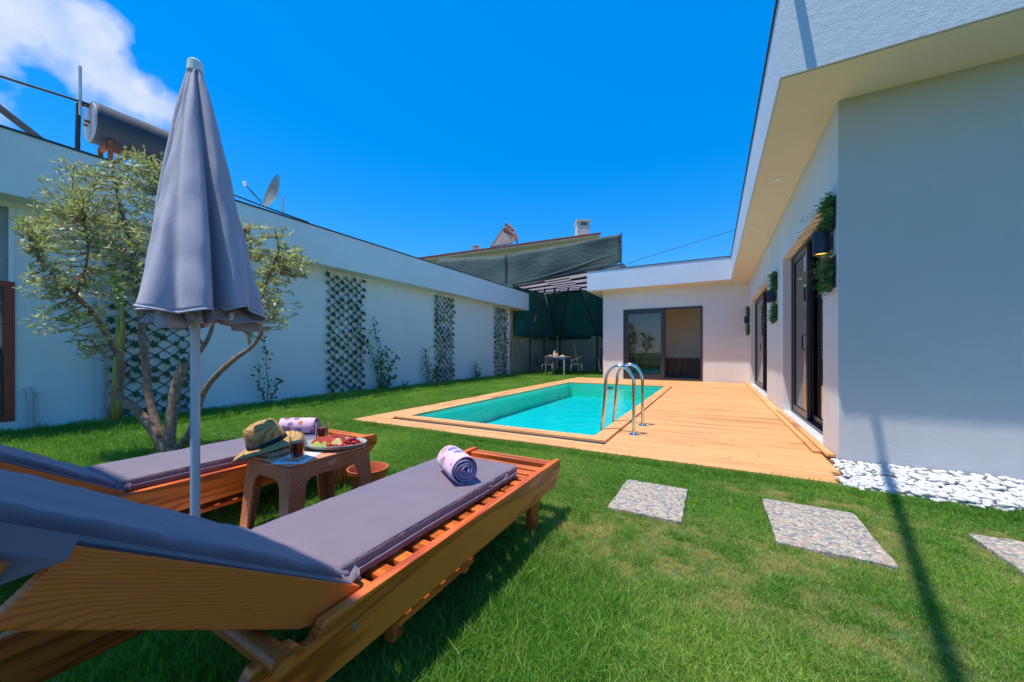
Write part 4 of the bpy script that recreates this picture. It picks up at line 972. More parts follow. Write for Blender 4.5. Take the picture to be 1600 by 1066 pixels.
# unseen canopy and steel rod, inferred from shade and shadow, placed to cast them
pa = empty('unseen_shade_canopy', (-2, -1.8, 0), 'unseen narrow white canopy on slim posts, placed to cast the shade on the lounger heads', 'roof')
SE = .60-KY*(4.6-.30)
mb = MB(); mb.box(-6.0, 3.4, -1.25, SE, 4.6, 4.78); part('roof_slab', mb, M['white_wall'], pa)
for x_ in (-5.8, -1.4, 3.1):
    mb = MB(); mb.box(x_-.06, x_+.06, -1.2, -1.08, -.05, 4.6); part('post', mb, M['white_wall'], pa)
G1 = Vector((.600, 1.506, 0)); G2 = Vector((1.030, 3.30, 0)); gd = (G2-G1)/(G2.y-G1.y)
def caster(gy, z): g_ = G1+gd*(gy-G1.y); return g_+Vector((-KX*z, -KY*z, z))
P1 = caster(.66, 4.82); P2 = caster(5.0, 3.95)
mb = MB(); mb.tube([P1+(P1-P2)*.05, P2], .030, 12); tag(mb.build('shadow_rod', M['pole'], smooth=60, origin=tuple(P1)), 'unseen steel rod from the canopy to the house roof, inferred from its shadow and placed to cast it', 'rod')

# ================================================================== SUN LOUNGERS
def rounded(poly, r=.0): return poly
def scallop(y0, y1, z, depth, n=5):
    return [(y0+(y1-y0)*i/n, z-depth*math.sin(math.pi*i/n)**.7) for i in range(n+1)]
def cushion_mesh(x0, x1, y0, y1, z0, z1, seed=0, puff=.006, wr=.004):
    """soft rectangular pad"""
    mb = MB(); nx, ny = 26, 46; rx = .013
    def edge(t, w, r):   # returns position & drop
        return t
    vs = []; rows = []
    # closed loft along y: each ring is a rounded rectangle in xz
    ring = []
    h = z1-z0; w = x1-x0; n_c = 4; r = min(rx, h*.48)
    pts = []
    for (cx_, cz_, a0) in ((w-r, h-r, 0), (r, h-r, 90), (r, r, 180), (w-r, r, 270)):
        for i in range(n_c+1):
            a = R(a0+90*i/n_c); pts.append((cx_+r*math.cos(a), cz_+r*math.sin(a)))
    # densify the top run
    top = []; A = pts[n_c]; B = pts[n_c+1]
    for i in range(1, 14): top.append((A[0]+(B[0]-A[0])*i/14, A[1]))
    pts = pts[:n_c+1]+top+pts[n_c+1:]
    n = len(pts)
    ys = [0, .002, .006, .013]+[.013+(y1-y0-.026)*i/ny for i in range(1, ny)]+[y1-y0-.013, y1-y0-.006, y1-y0-.002, y1-y0]
    for yi in ys:
        e = min(yi, y1-y0-yi); k = 1 if e >= .013 else math.sqrt(max(0, 1-((.013-e)/.013)**2))
        sh = (1-k)*r
        for (a, c) in pts:
            a2 = min(max(a, sh*.8), w-sh*.8); c2 = h/2+(c-h/2)*(1-(1-k)*.75)
            u = a/w; v = yi/(y1-y0)
            if c > h*.6: c2 += puff*math.sin(math.pi*u)*math.sin(math.pi*v)+wr*noise.noise(Vector((a*9, yi*9, seed)))*min(1, e/.03)
            sidew = (abs(u-.5)*2)**8
            c2 += sidew*wr*1.4*noise.noise(Vector((seed*3.3, yi*38, c*10)))
            a2 += sidew*.003*noise.noise(Vector((seed*7, yi*45, c*30)))
            vs.append((x0+a2, y0+yi, z0+c2))
    m_ = len(ys)
    fs = [(i*n+j, (i+1)*n+j, (i+1)*n+(j+1) % n, i*n+(j+1) % n) for i in range(m_-1) for j in range(n)]
    fs += [tuple(range(n)), tuple(range((m_-1)*n, m_*n))[::-1]]
    mb.add(vs, fs); return mb
def make_lounger():
    root = empty('sun_lounger', (-1.08, 1.0, GZ), 'x', 'sun lounger', 'wooden sun loungers on the lawn')
    XR, XL = -.785, -1.385; T = .03; ZT, ZB = .308, .168
    # side rails with head-end notches (profile in y,z)
    top = [(-.15, ZT), (.06, ZT)]+scallop(.06, .15, ZT, .045)[1:]+[(.25, ZT)]+scallop(.25, .34, ZT, .045)[1:]+[(.455, ZT)]
    top = [(-.22, ZT-.03), (-.18, ZT)]+[(.32, ZT)]+scallop(.32, .385, ZT, .03)[1:]+[(.470, ZT-.002)]+scallop(.470, .535, ZT, .03)[1:]
    prof = top+[(2.00, ZT), (2.022, ZT-.02), (2.018, .245), (1.975, .20), (1.93, ZB), (-.22, ZB)]
    for (xa, xb) in ((XR-T, XR), (XL, XL+T)):
        mb = MB(); mb.prism(prof, xa, xb, 'x'); cpart('side_rail', mb, M['teak'], root, bevel=.003)
    # slats
    y = .66
    ys = []
    while y < 1.88: ys.append(y); y += .083
    for y in ys:
        mb = MB(); mb.box(XL+T, XR-T, y, y+.056, ZT-.040, ZT-.022); cpart('slat', mb, M['teak_x'], root, bevel=.003)
    mb = MB(); mb.box(XL+T, XR-T, 1.925, 1.998, ZT-.040, ZT-.014)
    cpart('end_board', mb, M['teak_x'], root, bevel=.003)
    mb = MB(); mb.box(-1.17, -1.02, 1.950, 1.966, ZT-.0138, ZT-.012); cpart('handle_slot', mb, M['deck_side'], root)
    for (xa, xb) in ((XL+T+.004, XL+T+.03), (XR-T-.03, XR-T-.004)):
        mb = MB(); mb.box(xa, xb, .62, 1.92, ZT-.075, ZT-.041); cpart('slat_rail', mb, M['teak'], root)
    # legs
    for (xa, xb) in ((XR-T-.004, XR-.001), (XL+.001, XL+T+.004)):
        for foot in (1, 0):
            if foot: poly = [(1.705, GZ), (1.790, GZ), (1.795, .09), (1.83, .155), (1.90, .215), (1.90, .25), (1.70, .25), (1.705, .10)]
            else: poly = [(-.12, GZ), (-.035, GZ), (-.035, .16), (0, .22), (0, .25), (-.18, .25), (-.16, .16)]
            off = .012 if xa > -1.1 else -.012
            mb = MB(); mb.prism(poly, xa-.034*(1 if xa > -1.1 else -1), xb-.034*(1 if xa > -1.1 else -1), 'x'); cpart('leg', mb, M['teak_z'], root, bevel=.003)
    for yc in (1.72, -.11):
        mb = MB(); mb.box(XL+.07, XR-.07, yc, yc+.028, .095, .165); cpart('stretcher', mb, M['teak_x'], root, bevel=.003)
    for xx in (XR-T-.062, XL+T+.036):
        mb = MB(); mb.prism([(1.60, .245), (1.63, .245), (1.715, .14), (1.715, .105)], xx, xx+.022, 'x'); cpart('brace', mb, M['teak'], root)
    # pull-out tray hung below
    for xx in (-1.30, -.875):
        mb = MB(); mb.box(xx, xx+.03, .775, .845, .055, .25) if False else mb.box(xx, xx+.035, .79, .835, .058, .20); cpart('tray_hanger', mb, M['teak_z'], root, bevel=.003)
        mb = MB(); mb.box(xx, xx+.035, 1.15, 1.185, .075, .20); cpart('tray_hanger', mb, M['teak_z'], root, bevel=.003)
    mb = MB(); mb.box(-.838, -.822, .80, 1.19, .108, .128); cpart('tray_rail', mb, M['teak'], root, bevel=.002)
    mb = MB(); mb.box(-1.32, -1.304, .80, 1.19, .108, .128); cpart('tray_rail', mb, M['teak'], root, bevel=.002)
    y = .845
    while y < 1.14:
        mb = MB(); mb.box(-1.303, -.839, y, y+.05, .112, .124); cpart('tray_slat', mb, M['teak_x'], root); y += .065
    # bolts
    for xx, sg in ((XR, 1), (XL, -1)):
        mb = MB(); mb.lathe([(0, .004), (.007, .004), (.011, 0)], 14).xf(Matrix.Translation((xx, .62, .242)) @ Matrix.Rotation(R(90*sg), 4, 'Y')); cpart('bolt', mb, M['bronze'], root)
    # prop dowel lying in the notch
    mb = MB(); mb.tube([(XL-.03, .427, ZT-.003), (XR+.03, .427, ZT-.003)], .0235, 18); cpart('prop_dowel', mb, M['teak_x'], root, smooth=50)
    # backrest
    ang = R(34.5)
    hy, hz = .655, .300
    def bk(mb_):   # local frame: s along the back (towards the head), n normal
        mt = Matrix.Translation((0, hy, hz)) @ Matrix.Rotation(-ang, 4, 'X') @ Matrix.Scale(-1, 4, (0, 1, 0))
        mb_.xf(mt); mb_.f = [f_[::-1] for f_ in mb_.f]; return mb_
    def bobj(name, mb_, mat, **k):
        """object with its own frame so grain follows the board"""
        c = centre(mb_); o = mb_.build(name, mat, None, k.get('smooth'), k.get('bevel', 0), origin=c)
        loc = Vector((c[0], hy-c[1]*math.cos(ang)-c[2]*math.sin(ang)*-1*-1, hz))
        rot = Matrix.Rotation(-ang, 4, 'X')
        p = rot @ Vector((0, -c[1], c[2])); o.parent = root
        o.location = Vector((c[0], hy+p.y, hz+p.z))-root.location; o.rotation_euler = (-ang, 0, 0)
        return o
    # note: in this frame y runs towards the head as -y after rotation
    def flip(mb_):
        return mb_
    for (xa, xb) in ((XR-T-.034, XR-T-.008), (XL+T+.008, XL+T+.034)):
        mb = MB(); mb.prism([(-.004, .012), (.03, -.062), (.13, -.088), (.62, -.098), (.60, .008)], xa, xb, 'x')
        # profile uses s = distance up the back; mirrored in y
        mb.v = [(a, b3, c) for a, b3, c in mb.v]
        c = centre(mb); mb.v = [(a, -b3, cc) for a, b3, cc in mb.v]; mb.f = [f_[::-1] for f_ in mb.f]
        c = centre(mb); o = mb.build('backrest_board', M['teak_face'], None, None, .003, origin=c)
        p = Matrix.Rotation(-ang, 4, 'X') @ Vector(c); o.parent = root; o.location = Vector((p.x, hy+p.y, hz+p.z))-root.location; o.rotation_euler = (-ang, 0, 0)
    def bbox(name, x0, x1, s0, s1, n0, n1, mat, bevel=.003):
        mb = MB(); mb.box(x0, x1, -s1, -s0, n0, n1); c = centre(mb); o = mb.build(name, mat, None, None, bevel, origin=c)
        p = Matrix.Rotation(-ang, 4, 'X') @ Vector(c); o.parent = root; o.location = Vector((p.x, hy+p.y, hz+p.z))-root.location; o.rotation_euler = (-ang, 0, 0); return o
    s = .06
    while s < .70:
        bbox('backrest_slat', XL+T+.036, XR-T-.036, s, s+.055, -.012, .006, M['teak_x']); s += .085
    bbox('head_board', XL+.01, XR-.01, .655, .735, -.045, -.016, M['teak_x'])
    # cushions
    CX0, CX1 = -1.345, -.885
    mb = cushion_mesh(CX0, CX1, .645, 1.675, ZT-.021, ZT+.040, 1); seat = cpart('seat_cushion', mb, M['cushion'], root, smooth=60)
    mb = MB(); zc = ZT+.006; mb.tube([(CX1+.004, .66, zc), (CX1+.0045, 1.0, zc+.003), (CX1+.004, 1.35, zc-.002), (CX1+.003, 1.665, zc)], .0035, 6); part('piping', mb, M['cushion'], seat, smooth=180)
    ze = ZT+.036; mb = MB(); mb.tube([(CX1-.006, .70, ze), (CX1-.005, 1.1, ze+.001), (CX1-.006, 1.665, ze-.001), (CX1-.03, 1.671, ze), (-1.1, 1.671, ze+.001), (CX0+.006, 1.669, ze), (CX0+.005, 1.2, ze), (CX0+.006, .70, ze)], .0024, 5); part('piping', mb, M['cushion'], seat, smooth=180)
    mb = MB(); mb.tube([(CX1+.003, 1.40, zc+.014), (CX1+.014, 1.42, zc+.006), (CX1+.018, 1.50, zc+.012), (CX1+.012, 1.545, zc+.022), (CX1+.002, 1.55, zc+.02)], .0035, 6); part('tie', mb, M['cushion'], seat, smooth=180)
    mb = cushion_mesh(CX0-.005, CX1+.010, -.86, .008, -.012, .034, 5, puff=.006, wr=.005); c = centre(mb)
    o = mb.build('back_cushion', M['cushion'], None, 60, 0, origin=c); p = Matrix.Rotation(-ang, 4, 'X') @ Vector(c); o.parent = root; o.location = Vector((p.x, hy+p.y, hz+p.z))-root.location; o.rotation_euler = (-ang, 0, 0)
    bc = o
    # dark strip standing in for the shade line under the back cushion
    mb = MB(); mb.box(CX0+.01, XR-T-.010, -.60, -.02, -.004, .0135); c2_ = centre(mb)
    o = mb.build('cushion_shade_strip', M['cushion_shade'], None, None, .004, origin=c2_); o.parent = bc; o.location = Vector(c2_)-Vector(c)
    # strap round the back
    mb = MB(); s0, s1 = .600, .685
    ringp = [(XR-T-.012, .020), (XR-T+.003, -.01), (XR-T+.001, -.050), (XR-T-.10, -.056), (XL+.10, -.056), (XL+T-.001, -.050), (XL+T-.003, -.01), (XL+T+.012, .020)]
    vs = []; 
    for (sx_, nz_) in ringp: vs += [(sx_, -s0-(.05 if nz_ < -.04 else 0), nz_), (sx_, -s1-(.05 if nz_ < -.04 else 0), nz_)]
    mb.add(vs, [(2*i, 2*i+1, 2*i+3, 2*i+2) for i in range(len(ringp)-1)]); o = mb.build('strap', M['cushion'], None, None, 0); md = o.modifiers.new('solid', 'SOLIDIFY'); md.thickness = .003; md.offset = 0
    o.parent = bc; o.location = -Vector(c)
    # crumpled tie at the crease
    mb = MB(); vs = []
    for i in range(9):
        t_ = i/8; 
        for j in range(5):
            u = j/4; vs.append((CX1-.02+.055*t_, .655+.05*u-.02*t_, ZT+.004+.018*(1-t_)+.010*math.sin(7*u+3*t_)+.006*math.sin(11*t_)))
    mb.add(vs, [(i*5+j, i*5+j+1, (i+1)*5+j+1, (i+1)*5+j) for i in range(8) for j in range(4)]); o = part('corner_tie', mb, M['cushion'], root, smooth=180); md = o.modifiers.new('solid', 'SOLIDIFY'); md.thickness = .004
    return root
lg = make_lounger()
lg['label'] = 'wooden sun lounger nearest the camera, with mauve-grey cushion'
lg2 = copy_tree(lg); lg2.location.x += -1.462; lg2.location.y += -.055
lg2['label'] = 'wooden sun lounger farther left, behind the side table and parasol pole'

# rolled towels
def towel(c0, c1, r, lab, z):
    root = empty('rolled_towel', (c0.x, c0.y, z), lab, 'towel', 'rolled beach towels on the loungers')
    ax = (c1-c0).normalized(); up = Vector((0, 0, 1)); sd_ = ax.cross(up).normalized(); up = sd_.cross(ax)
    turns = 4.2; n = 110; inner = []; outer = []; th_ = r/turns*.62
    pts = []
    for i in range(n+1):
        t = i/n; a = -math.pi*.5-2*math.pi*turns*(1-t); rr = r*(.10+.90*t)-.0015+.0022*math.sin(a*2.3)
        pts.append((rr*math.cos(a), rr*math.sin(a)*.94))
    pts += [(.02, -r*.99), (.05, -r*1.01), (.085, -r*1.0)] if False else [(r*.35, -r*.97), (r*.7, -r*.99), (r*1.05, -r*.96)]
    mb = MB(); vs = []; L_ = 9; m_ = len(pts)
    for k in range(L_+1):
        f = k/L_; bulge = 1+.05*math.sin(math.pi*f)+.02*noise.noise(Vector((f*5, r*30, 0)))
        for i, (a, b3) in enumerate(pts):
            tele = .012*(i/m_-.5)+.003*math.sin(i*.5)
            ctr = c0.lerp(c1, f)+ax*(tele if k in (0, L_) else 0)
            j = 1+.025*noise.noise(Vector((a*30, b3*30, f*6)))
            vs.append(ctr+sd_*a*bulge*j+up*b3*bulge*j)
    mb.add(vs, [(k*m_+i, k*m_+i+1, (k+1)*m_+i+1, (k+1)*m_+i) for k in range(L_) for i in range(m_-1)], 0)
    o = part('towel_cloth', mb, [M['towel_in'], M['towel']], root, smooth=180); md = o.modifiers.new('solid', 'SOLIDIFY'); md.thickness = r*.13; md.offset = -1; md.material_offset = 1; md.material_offset_rim = 0; md.use_rim = True
    return root
zt = .348+.005
P0 = at(728, 731, 1.60); P0.z = zt+.062; P1 = Vector((-1.137, 1.441, zt+.060))
towel(P0, P1, .060, 'rolled pink patterned towel on the nearer lounger', zt)
Q0 = Vector((-2.50, 1.44, zt+.055)); Q1 = Vector((-2.60, 1.66, zt+.055)); Q0 = Vector((-2.665, 1.49, zt+.055)); Q1 = Vector((-2.47, 1.62, zt+.055))
towel(Q0, Q1, .056, 'rolled lilac patterned towel on the farther lounger behind the hat', zt)

# ================================================================== SIDE TABLE AND THINGS ON IT
TX0, TX1, TY0, TY1, TZ = -2.10, -1.73, 1.005, 1.45, .40
tb = empty('side_table', (-1.915, 1.23, GZ), 'brown woven-plastic side table between the two loungers', 'side table')
mb = MB(); poly = []
rc = .03
for (cx_, cy_, a0) in ((TX1-rc, TY1-rc, 0), (TX0+rc, TY1-rc, 90), (TX0+rc, TY0+rc, 180), (TX1-rc, TY0+rc, 270)):
    for i in range(5):
        a = R(a0+90*i/4); poly.append((cx_+rc*math.cos(a), cy_+rc*math.sin(a)))
mb.prism(poly, TZ-.012, TZ, 'z'); cpart('tabletop', mb, M['table_top'], tb, bevel=.005)
def leg_profile(z_b):
    # u measured from the corner; outer edge flares out at the foot
    fl = .03; pts = [(-fl, GZ), (.045-fl*.5, GZ), (.065, .22), (.072, .27)]
    for i in range(1, 6):
        a = R(90*i/5); pts.append((.072+.05*(1-math.cos(a)), .27+.05*math.sin(a)))
    pts += [(.122, TZ-.013), (0, TZ-.013)]
    return pts
for sx in (0, 1):
    for sy in (0, 1):
        mb = MB(); cx_ = TX1 if sx else TX0; cy_ = TY1 if sy else TY0; dx = -1 if sx else 1; dy = -1 if sy else 1
        lp = leg_profile(0); t_ = .012
        def flare(z): return .03*max(0, (.39-z)/.43)
        def pan(fn_out, fn_in):
            n = len(lp); vs = [fn_out(u, z) for u, z in lp]+[fn_in(u, z) for u, z in lp]
            mb.add(vs, [tuple(range(n)), tuple(range(n, 2*n))[::-1]]+[(i, n+i, n+(i+1) % n, (i+1) % n) for i in range(n)])
        pan(lambda u, z: (cx_+dx*u, cy_-dy*flare(z), z), lambda u, z: (cx_+dx*max(u, -flare(z)+t_*.98), cy_-dy*flare(z)+dy*t_, z))
        pan(lambda u, z: (cx_-dx*flare(z), cy_+dy*u, z), lambda u, z: (cx_-dx*flare(z)+dx*t_, cy_+dy*max(u, -flare(z)+t_*.98), z))
        part('leg', mb, M['wicker'], tb)
for (xa, xb, ya, yb_) in ((TX0+.1225, TX1-.1225, TY0-.0025, TY0+.0095), (TX0+.1225, TX1-.1225, TY1-.0095, TY1+.0025), (TX0-.0025, TX0+.0095, TY0+.1225, TY1-.1225), (TX1-.0095, TX1+.0025, TY0+.1225, TY1-.1225)):
    mb = MB(); mb.box(xa, xb, ya, yb_, .32, TZ-.0135); part('apron', mb, M['wicker'], tb)
mb = MB(); mb.lathe([(0, 0), (.022, 0), (.022, .0015), (0, .002)], 16).xf(Matrix.Translation((TX1+.0028, 1.22, .362)) @ Matrix.Rotation(R(90), 4, 'Y') @ Matrix.Diagonal((.55, 1.2, 1, 1))); part('oval_badge', mb, M['table_top'], tb)

bkc = Vector((-2.02, 1.12, TZ+.001)); rz = R(14)
bk_ = empty('book', bkc, 'thick paperback book lying under the straw hat', 'book')
def rbox(x0, x1, y0, y1, z0, z1, c, rz_): 
    m_ = MB(); m_.box(x0, x1, y0, y1, z0, z1); m_.xf(Matrix.Translation(c) @ Matrix.Rotation(rz_, 4, 'Z')); return m_
part('pages', rbox(-.065, .065, -.096, .096, .002, .024, bkc, rz), M['book'], bk_)
part('cover', rbox(-.07, .068, -.10, .10, .0242, .0262, bkc, rz), M['book_cover'], bk_)
part('cover', rbox(-.07, .068, -.10, .10, 0, .0018, bkc, rz), M['book_cover'], bk_)
mc = Vector((-1.82, 1.10, TZ+.001))
o = rbox(-.075, .075, -.105, .105, 0, .0015, mc, R(32)).build('paper_napkin', M['paper'], origin=tuple(mc)); tag(o, 'white folded paper lying under the front drink glass', 'napkin')
o = rbox(-.05, .05, -.05, .05, 0, .0035, mc+Vector((.012, -.025, .0018)), R(25)).build('coaster', M['platter'], origin=tuple(mc+Vector((0, 0, .002)))); tag(o, 'thin pale blue coaster beneath the front drink glass', 'coaster')
def tumbler(c, lab):
    t = empty('drink_glass', c, lab, 'glass', 'tumblers of dark red drink')
    x_, y_, z_ = c
    mb = MB(); mb.lathe([(.0, z_), (.030, z_), (.0335, z_+.02), (.0365, z_+.112), (.0352, z_+.112), (.0318, z_+.02), (.028, z_+.010), (.0, z_+.009)], 28, (x_, y_)); part('tumbler', mb, M['tumbler'], t, smooth=40)
    mb = MB(); mb.lathe([(.0, z_+.0095), (.0272, z_+.0105), (.031, z_+.02), (.0338, z_+.082), (.0, z_+.082)], 24, (x_, y_)); part('drink', mb, M['tea'], t, smooth=40)
    return t
tumbler((-1.792, 1.078, TZ+.007), 'glass of dark red drink on the white paper at the table front')
tumbler((-2.030, 1.368, TZ+.001), 'glass of dark red drink behind the fruit platter')

# platter and fruit
pc_ = Vector((-1.835, 1.315, TZ+.001)); prz = R(28.7)
pl = empty('platter', pc_, 'oval grey-green platter of cut fruit on the side table', 'platter')
mb = MB(); mb.lathe([(0, .0), (.10, .0), (.14, .010), (.172, .030), (.170, .033), (.136, .014), (.10, .005), (0, .005)], 40, sx=1.0, sy=.66); mb.xf(Matrix.Translation(pc_) @ Matrix.Rotation(prz, 4, 'Z')); part('dish', mb, M['platter'], pl, smooth=50)
def pp(u, v, h): return pc_+Vector((u*math.cos(prz)-v*math.sin(prz), u*math.sin(prz)+v*math.cos(prz), h))
def wedge(name, c, rot, w, d, h, mat, lab, cat, group):
    e = empty(name, c, lab, cat, group)
    mb = MB(); arc = [(w*math.cos(a)*.5, h*math.sin(a)) for a in [math.pi*i/8 for i in range(9)]]
    if cat == 'watermelon': mb.prism(arc, -d/2, d/2, 'y')
    else: mb.prism([(-w/2, 0), (w/2, 0), (.02*w, h)], -d/2, d/2, 'y')
    mb.xf(Matrix.Translation(c) @ Matrix.Rotation(rot, 4, 'Z') @ Matrix.Rotation(R(-14), 4, 'X')); part('flesh', mb, mat, e, bevel=.002)
wedge('watermelon_slice', pp(-.07, .02, .010), prz, .15, .016, .045, M['melon_red'], 'large red watermelon slice standing at the back left of the platter', 'watermelon', 'fruit on the platter')
wedge('watermelon_slice', pp(-.03, .065, .014), prz+.3, .12, .014, .045, M['melon_red'], 'pink watermelon slice behind the larger one', 'watermelon', 'fruit on the platter')
wedge('melon_slice', pp(-.09, -.03, .008), prz, .06, .03, .034, M['melon_green'], 'green melon wedge at the left front of the platter', 'melon', 'fruit on the platter')
wedge('melon_slice', pp(-.045, -.035, .008), prz+.1, .055, .03, .034, M['melon_green'], 'second green melon wedge, beside the strawberry', 'melon', 'fruit on the platter')
wedge('melon_slice', pp(.01, .0, .016), prz-.3, .07, .03, .036, M['melon_yellow'], 'pale yellow melon wedge in the middle of the platter', 'melon', 'fruit on the platter')
def berry(c, s_, lab):
    e = empty('strawberry', c, lab, 'strawberry', 'fruit on the platter')
    mb = MB(); mb.lathe([(0, -s_), (s_*.5, -s_*.6), (s_*.85, 0), (s_*.7, s_*.45), (0, s_*.55)], 12); mb.xf(Matrix.Translation(c) @ Matrix.Rotation(R(100), 4, 'X') @ Matrix.Rotation(random.uniform(0, 6), 4, 'Z')); part('berry', mb, M['strawberry'], e, smooth=180)
berry(pp(-.008, -.055, .026), .017, 'halved strawberry at the front of the platter'); berry(pp(.03, -.058, .024), .014, 'small strawberry next to the cherries')
cm = None
cs_list = []
for i in range(46):
    lvl = 0 if i < 22 else (1 if i < 38 else 2)
    a = random.uniform(0, 6.28); r_ = math.sqrt(random.random())*(.058, .042, .022)[lvl]
    cs_list.append(pp(.088+r_*math.cos(a)*1.0, -.0+r_*math.sin(a)*.85, .018+.015*lvl+random.uniform(-.003, .003)))
mb = MB(); mb.lathe([(0, -.0098), (.006, -.0085), (.0098, -.002), (.010, .002), (.007, .0078), (0, .0068)], 10); ck = mb.build('cherry', M['cherry'], smooth=180); cme = ck.data; bpy.data.objects.remove(ck)
mb = MB(); mb.tube([(0, 0, .006), (.004, 0, .02), (.012, .002, .034)], .0009, 4); sk = mb.build('stalk', M['cherry_stem']); sme = sk.data; bpy.data.objects.remove(sk)
for c in cs_list:
    o = obj_from('cherry', cme, c, (random.uniform(-.5, .5), random.uniform(-.5, .5), random.uniform(0, 6.28))); tag(o, 'dark red cherry in the pile at the right end of the platter', 'cherry', 'cherries heaped on the platter')
    if random.random() < .5: obj_from('stalk', sme, (0, 0, 0), parent=o)

# straw hat
hc = Vector((-2.075, 1.09, TZ+.045))
ht = empty('straw_hat', hc, 'woven straw hat with navy band resting on the book', 'hat')
def hat_mesh():
    mb = MB(); n = 48
    prof = [(.160, -.006, 1), (.150, .0, 1), (.125, .004, 1), (.100, .004, 0), (.088, .008, 0), (.086, .03, 0), (.083, .06, 0), (.079, .095, 0), (.070, .120, 0), (.045, .127, 0), (.02, .122, 0), (.0005, .120, 0)]
    vs = []
    for (r_, z, br) in prof:
        for j in range(n):
            a = 2*math.pi*j/n; rr = r_; zz = z
            ex, ey = 1.12, .92
            if r_ > .09: k = (r_-.09)/.07; zz += k*(.012*math.cos(2*a)*-1-.010)   # brim: sides up, ends down
            if z > .07:
                k = min(1, (z-.07)/.04); zz -= k*.020*math.exp(-(math.sin(a)*r_/.022)**2); rr *= 1-.18*k*max(0, math.cos(a))**2
            vs.append((rr*ex*math.cos(a), rr*ey*math.sin(a), zz))
    mb.add(vs, [(i*n+j, i*n+(j+1) % n, (i+1)*n+(j+1) % n, (i+1)*n+j) for i in range(len(prof)-1) for j in range(n)]); return mb
HM = Matrix.Translation(hc) @ Matrix.Rotation(R(34), 4, 'Z') @ Matrix.Rotation(R(-15), 4, 'Y') @ Matrix.Rotation(R(12), 4, 'X') @ Matrix.Scale(.96, 4)
mb = hat_mesh(); o = mb.build('straw_body', M['straw'], ht, smooth=180); o.matrix_local = Matrix.Translation(-hc) @ HM; md = o.modifiers.new('solid', 'SOLIDIFY'); md.thickness = .003
mb = MB(); mb.lathe([(.0895, .007), (.0868, .030)], 48, sx=1.12, sy=.92); mb.f = [f_ for f_ in mb.f if len(f_) == 4]; mb.mi = mb.mi[:len(mb.f)]; o = mb.build('hat_band', M['hatband'], ht, smooth=180); o.matrix_local = Matrix.Translation(-hc) @ HM; md = o.modifiers.new('solid', 'SOLIDIFY'); md.thickness = .002; md.offset = 1
mb = MB(); pts = []
for j in range(49):
    a = 2*math.pi*j/48; k = 1; pts.append((.1605*1.12*math.cos(a), .1605*.92*math.sin(a), -.006+(.012*-math.cos(2*a)-.010)))
mb.tube(pts, .0028, 6); o = mb.build('brim_edge', M['hatband'], ht, smooth=180); o.matrix_local = Matrix.Translation(-hc) @ HM
# dangling straps of a bag behind the table corner
mb = MB(); mb.tube([(-2.10, 1.03, .405), (-2.112, 1.02, .38), (-2.118, 1.015, .33), (-2.115, 1.01, .36), (-2.105, 1.0, .39)], .002, 5); tag(mb.build('hat_cord', M['hatband'], smooth=180, origin=(-2.1, 1.03, .4)), 'thin dark cord hanging over the left table corner', 'cord')

# terracotta pot
pt = empty('plant_pot', (-2.01, 1.68, GZ), 'empty terracotta-orange plastic pot on the grass behind the side table', 'pot')
mb = MB(); mb.lathe([(.085, GZ), (.118, .14), (.128, .142), (.130, .165), (.120, .165), (.108, .135), (.08, GZ+.02), (0, GZ+.02)], 40, (-2.01, 1.68)); part('pot_body', mb, M['terracotta_plastic'], pt, smooth=35)

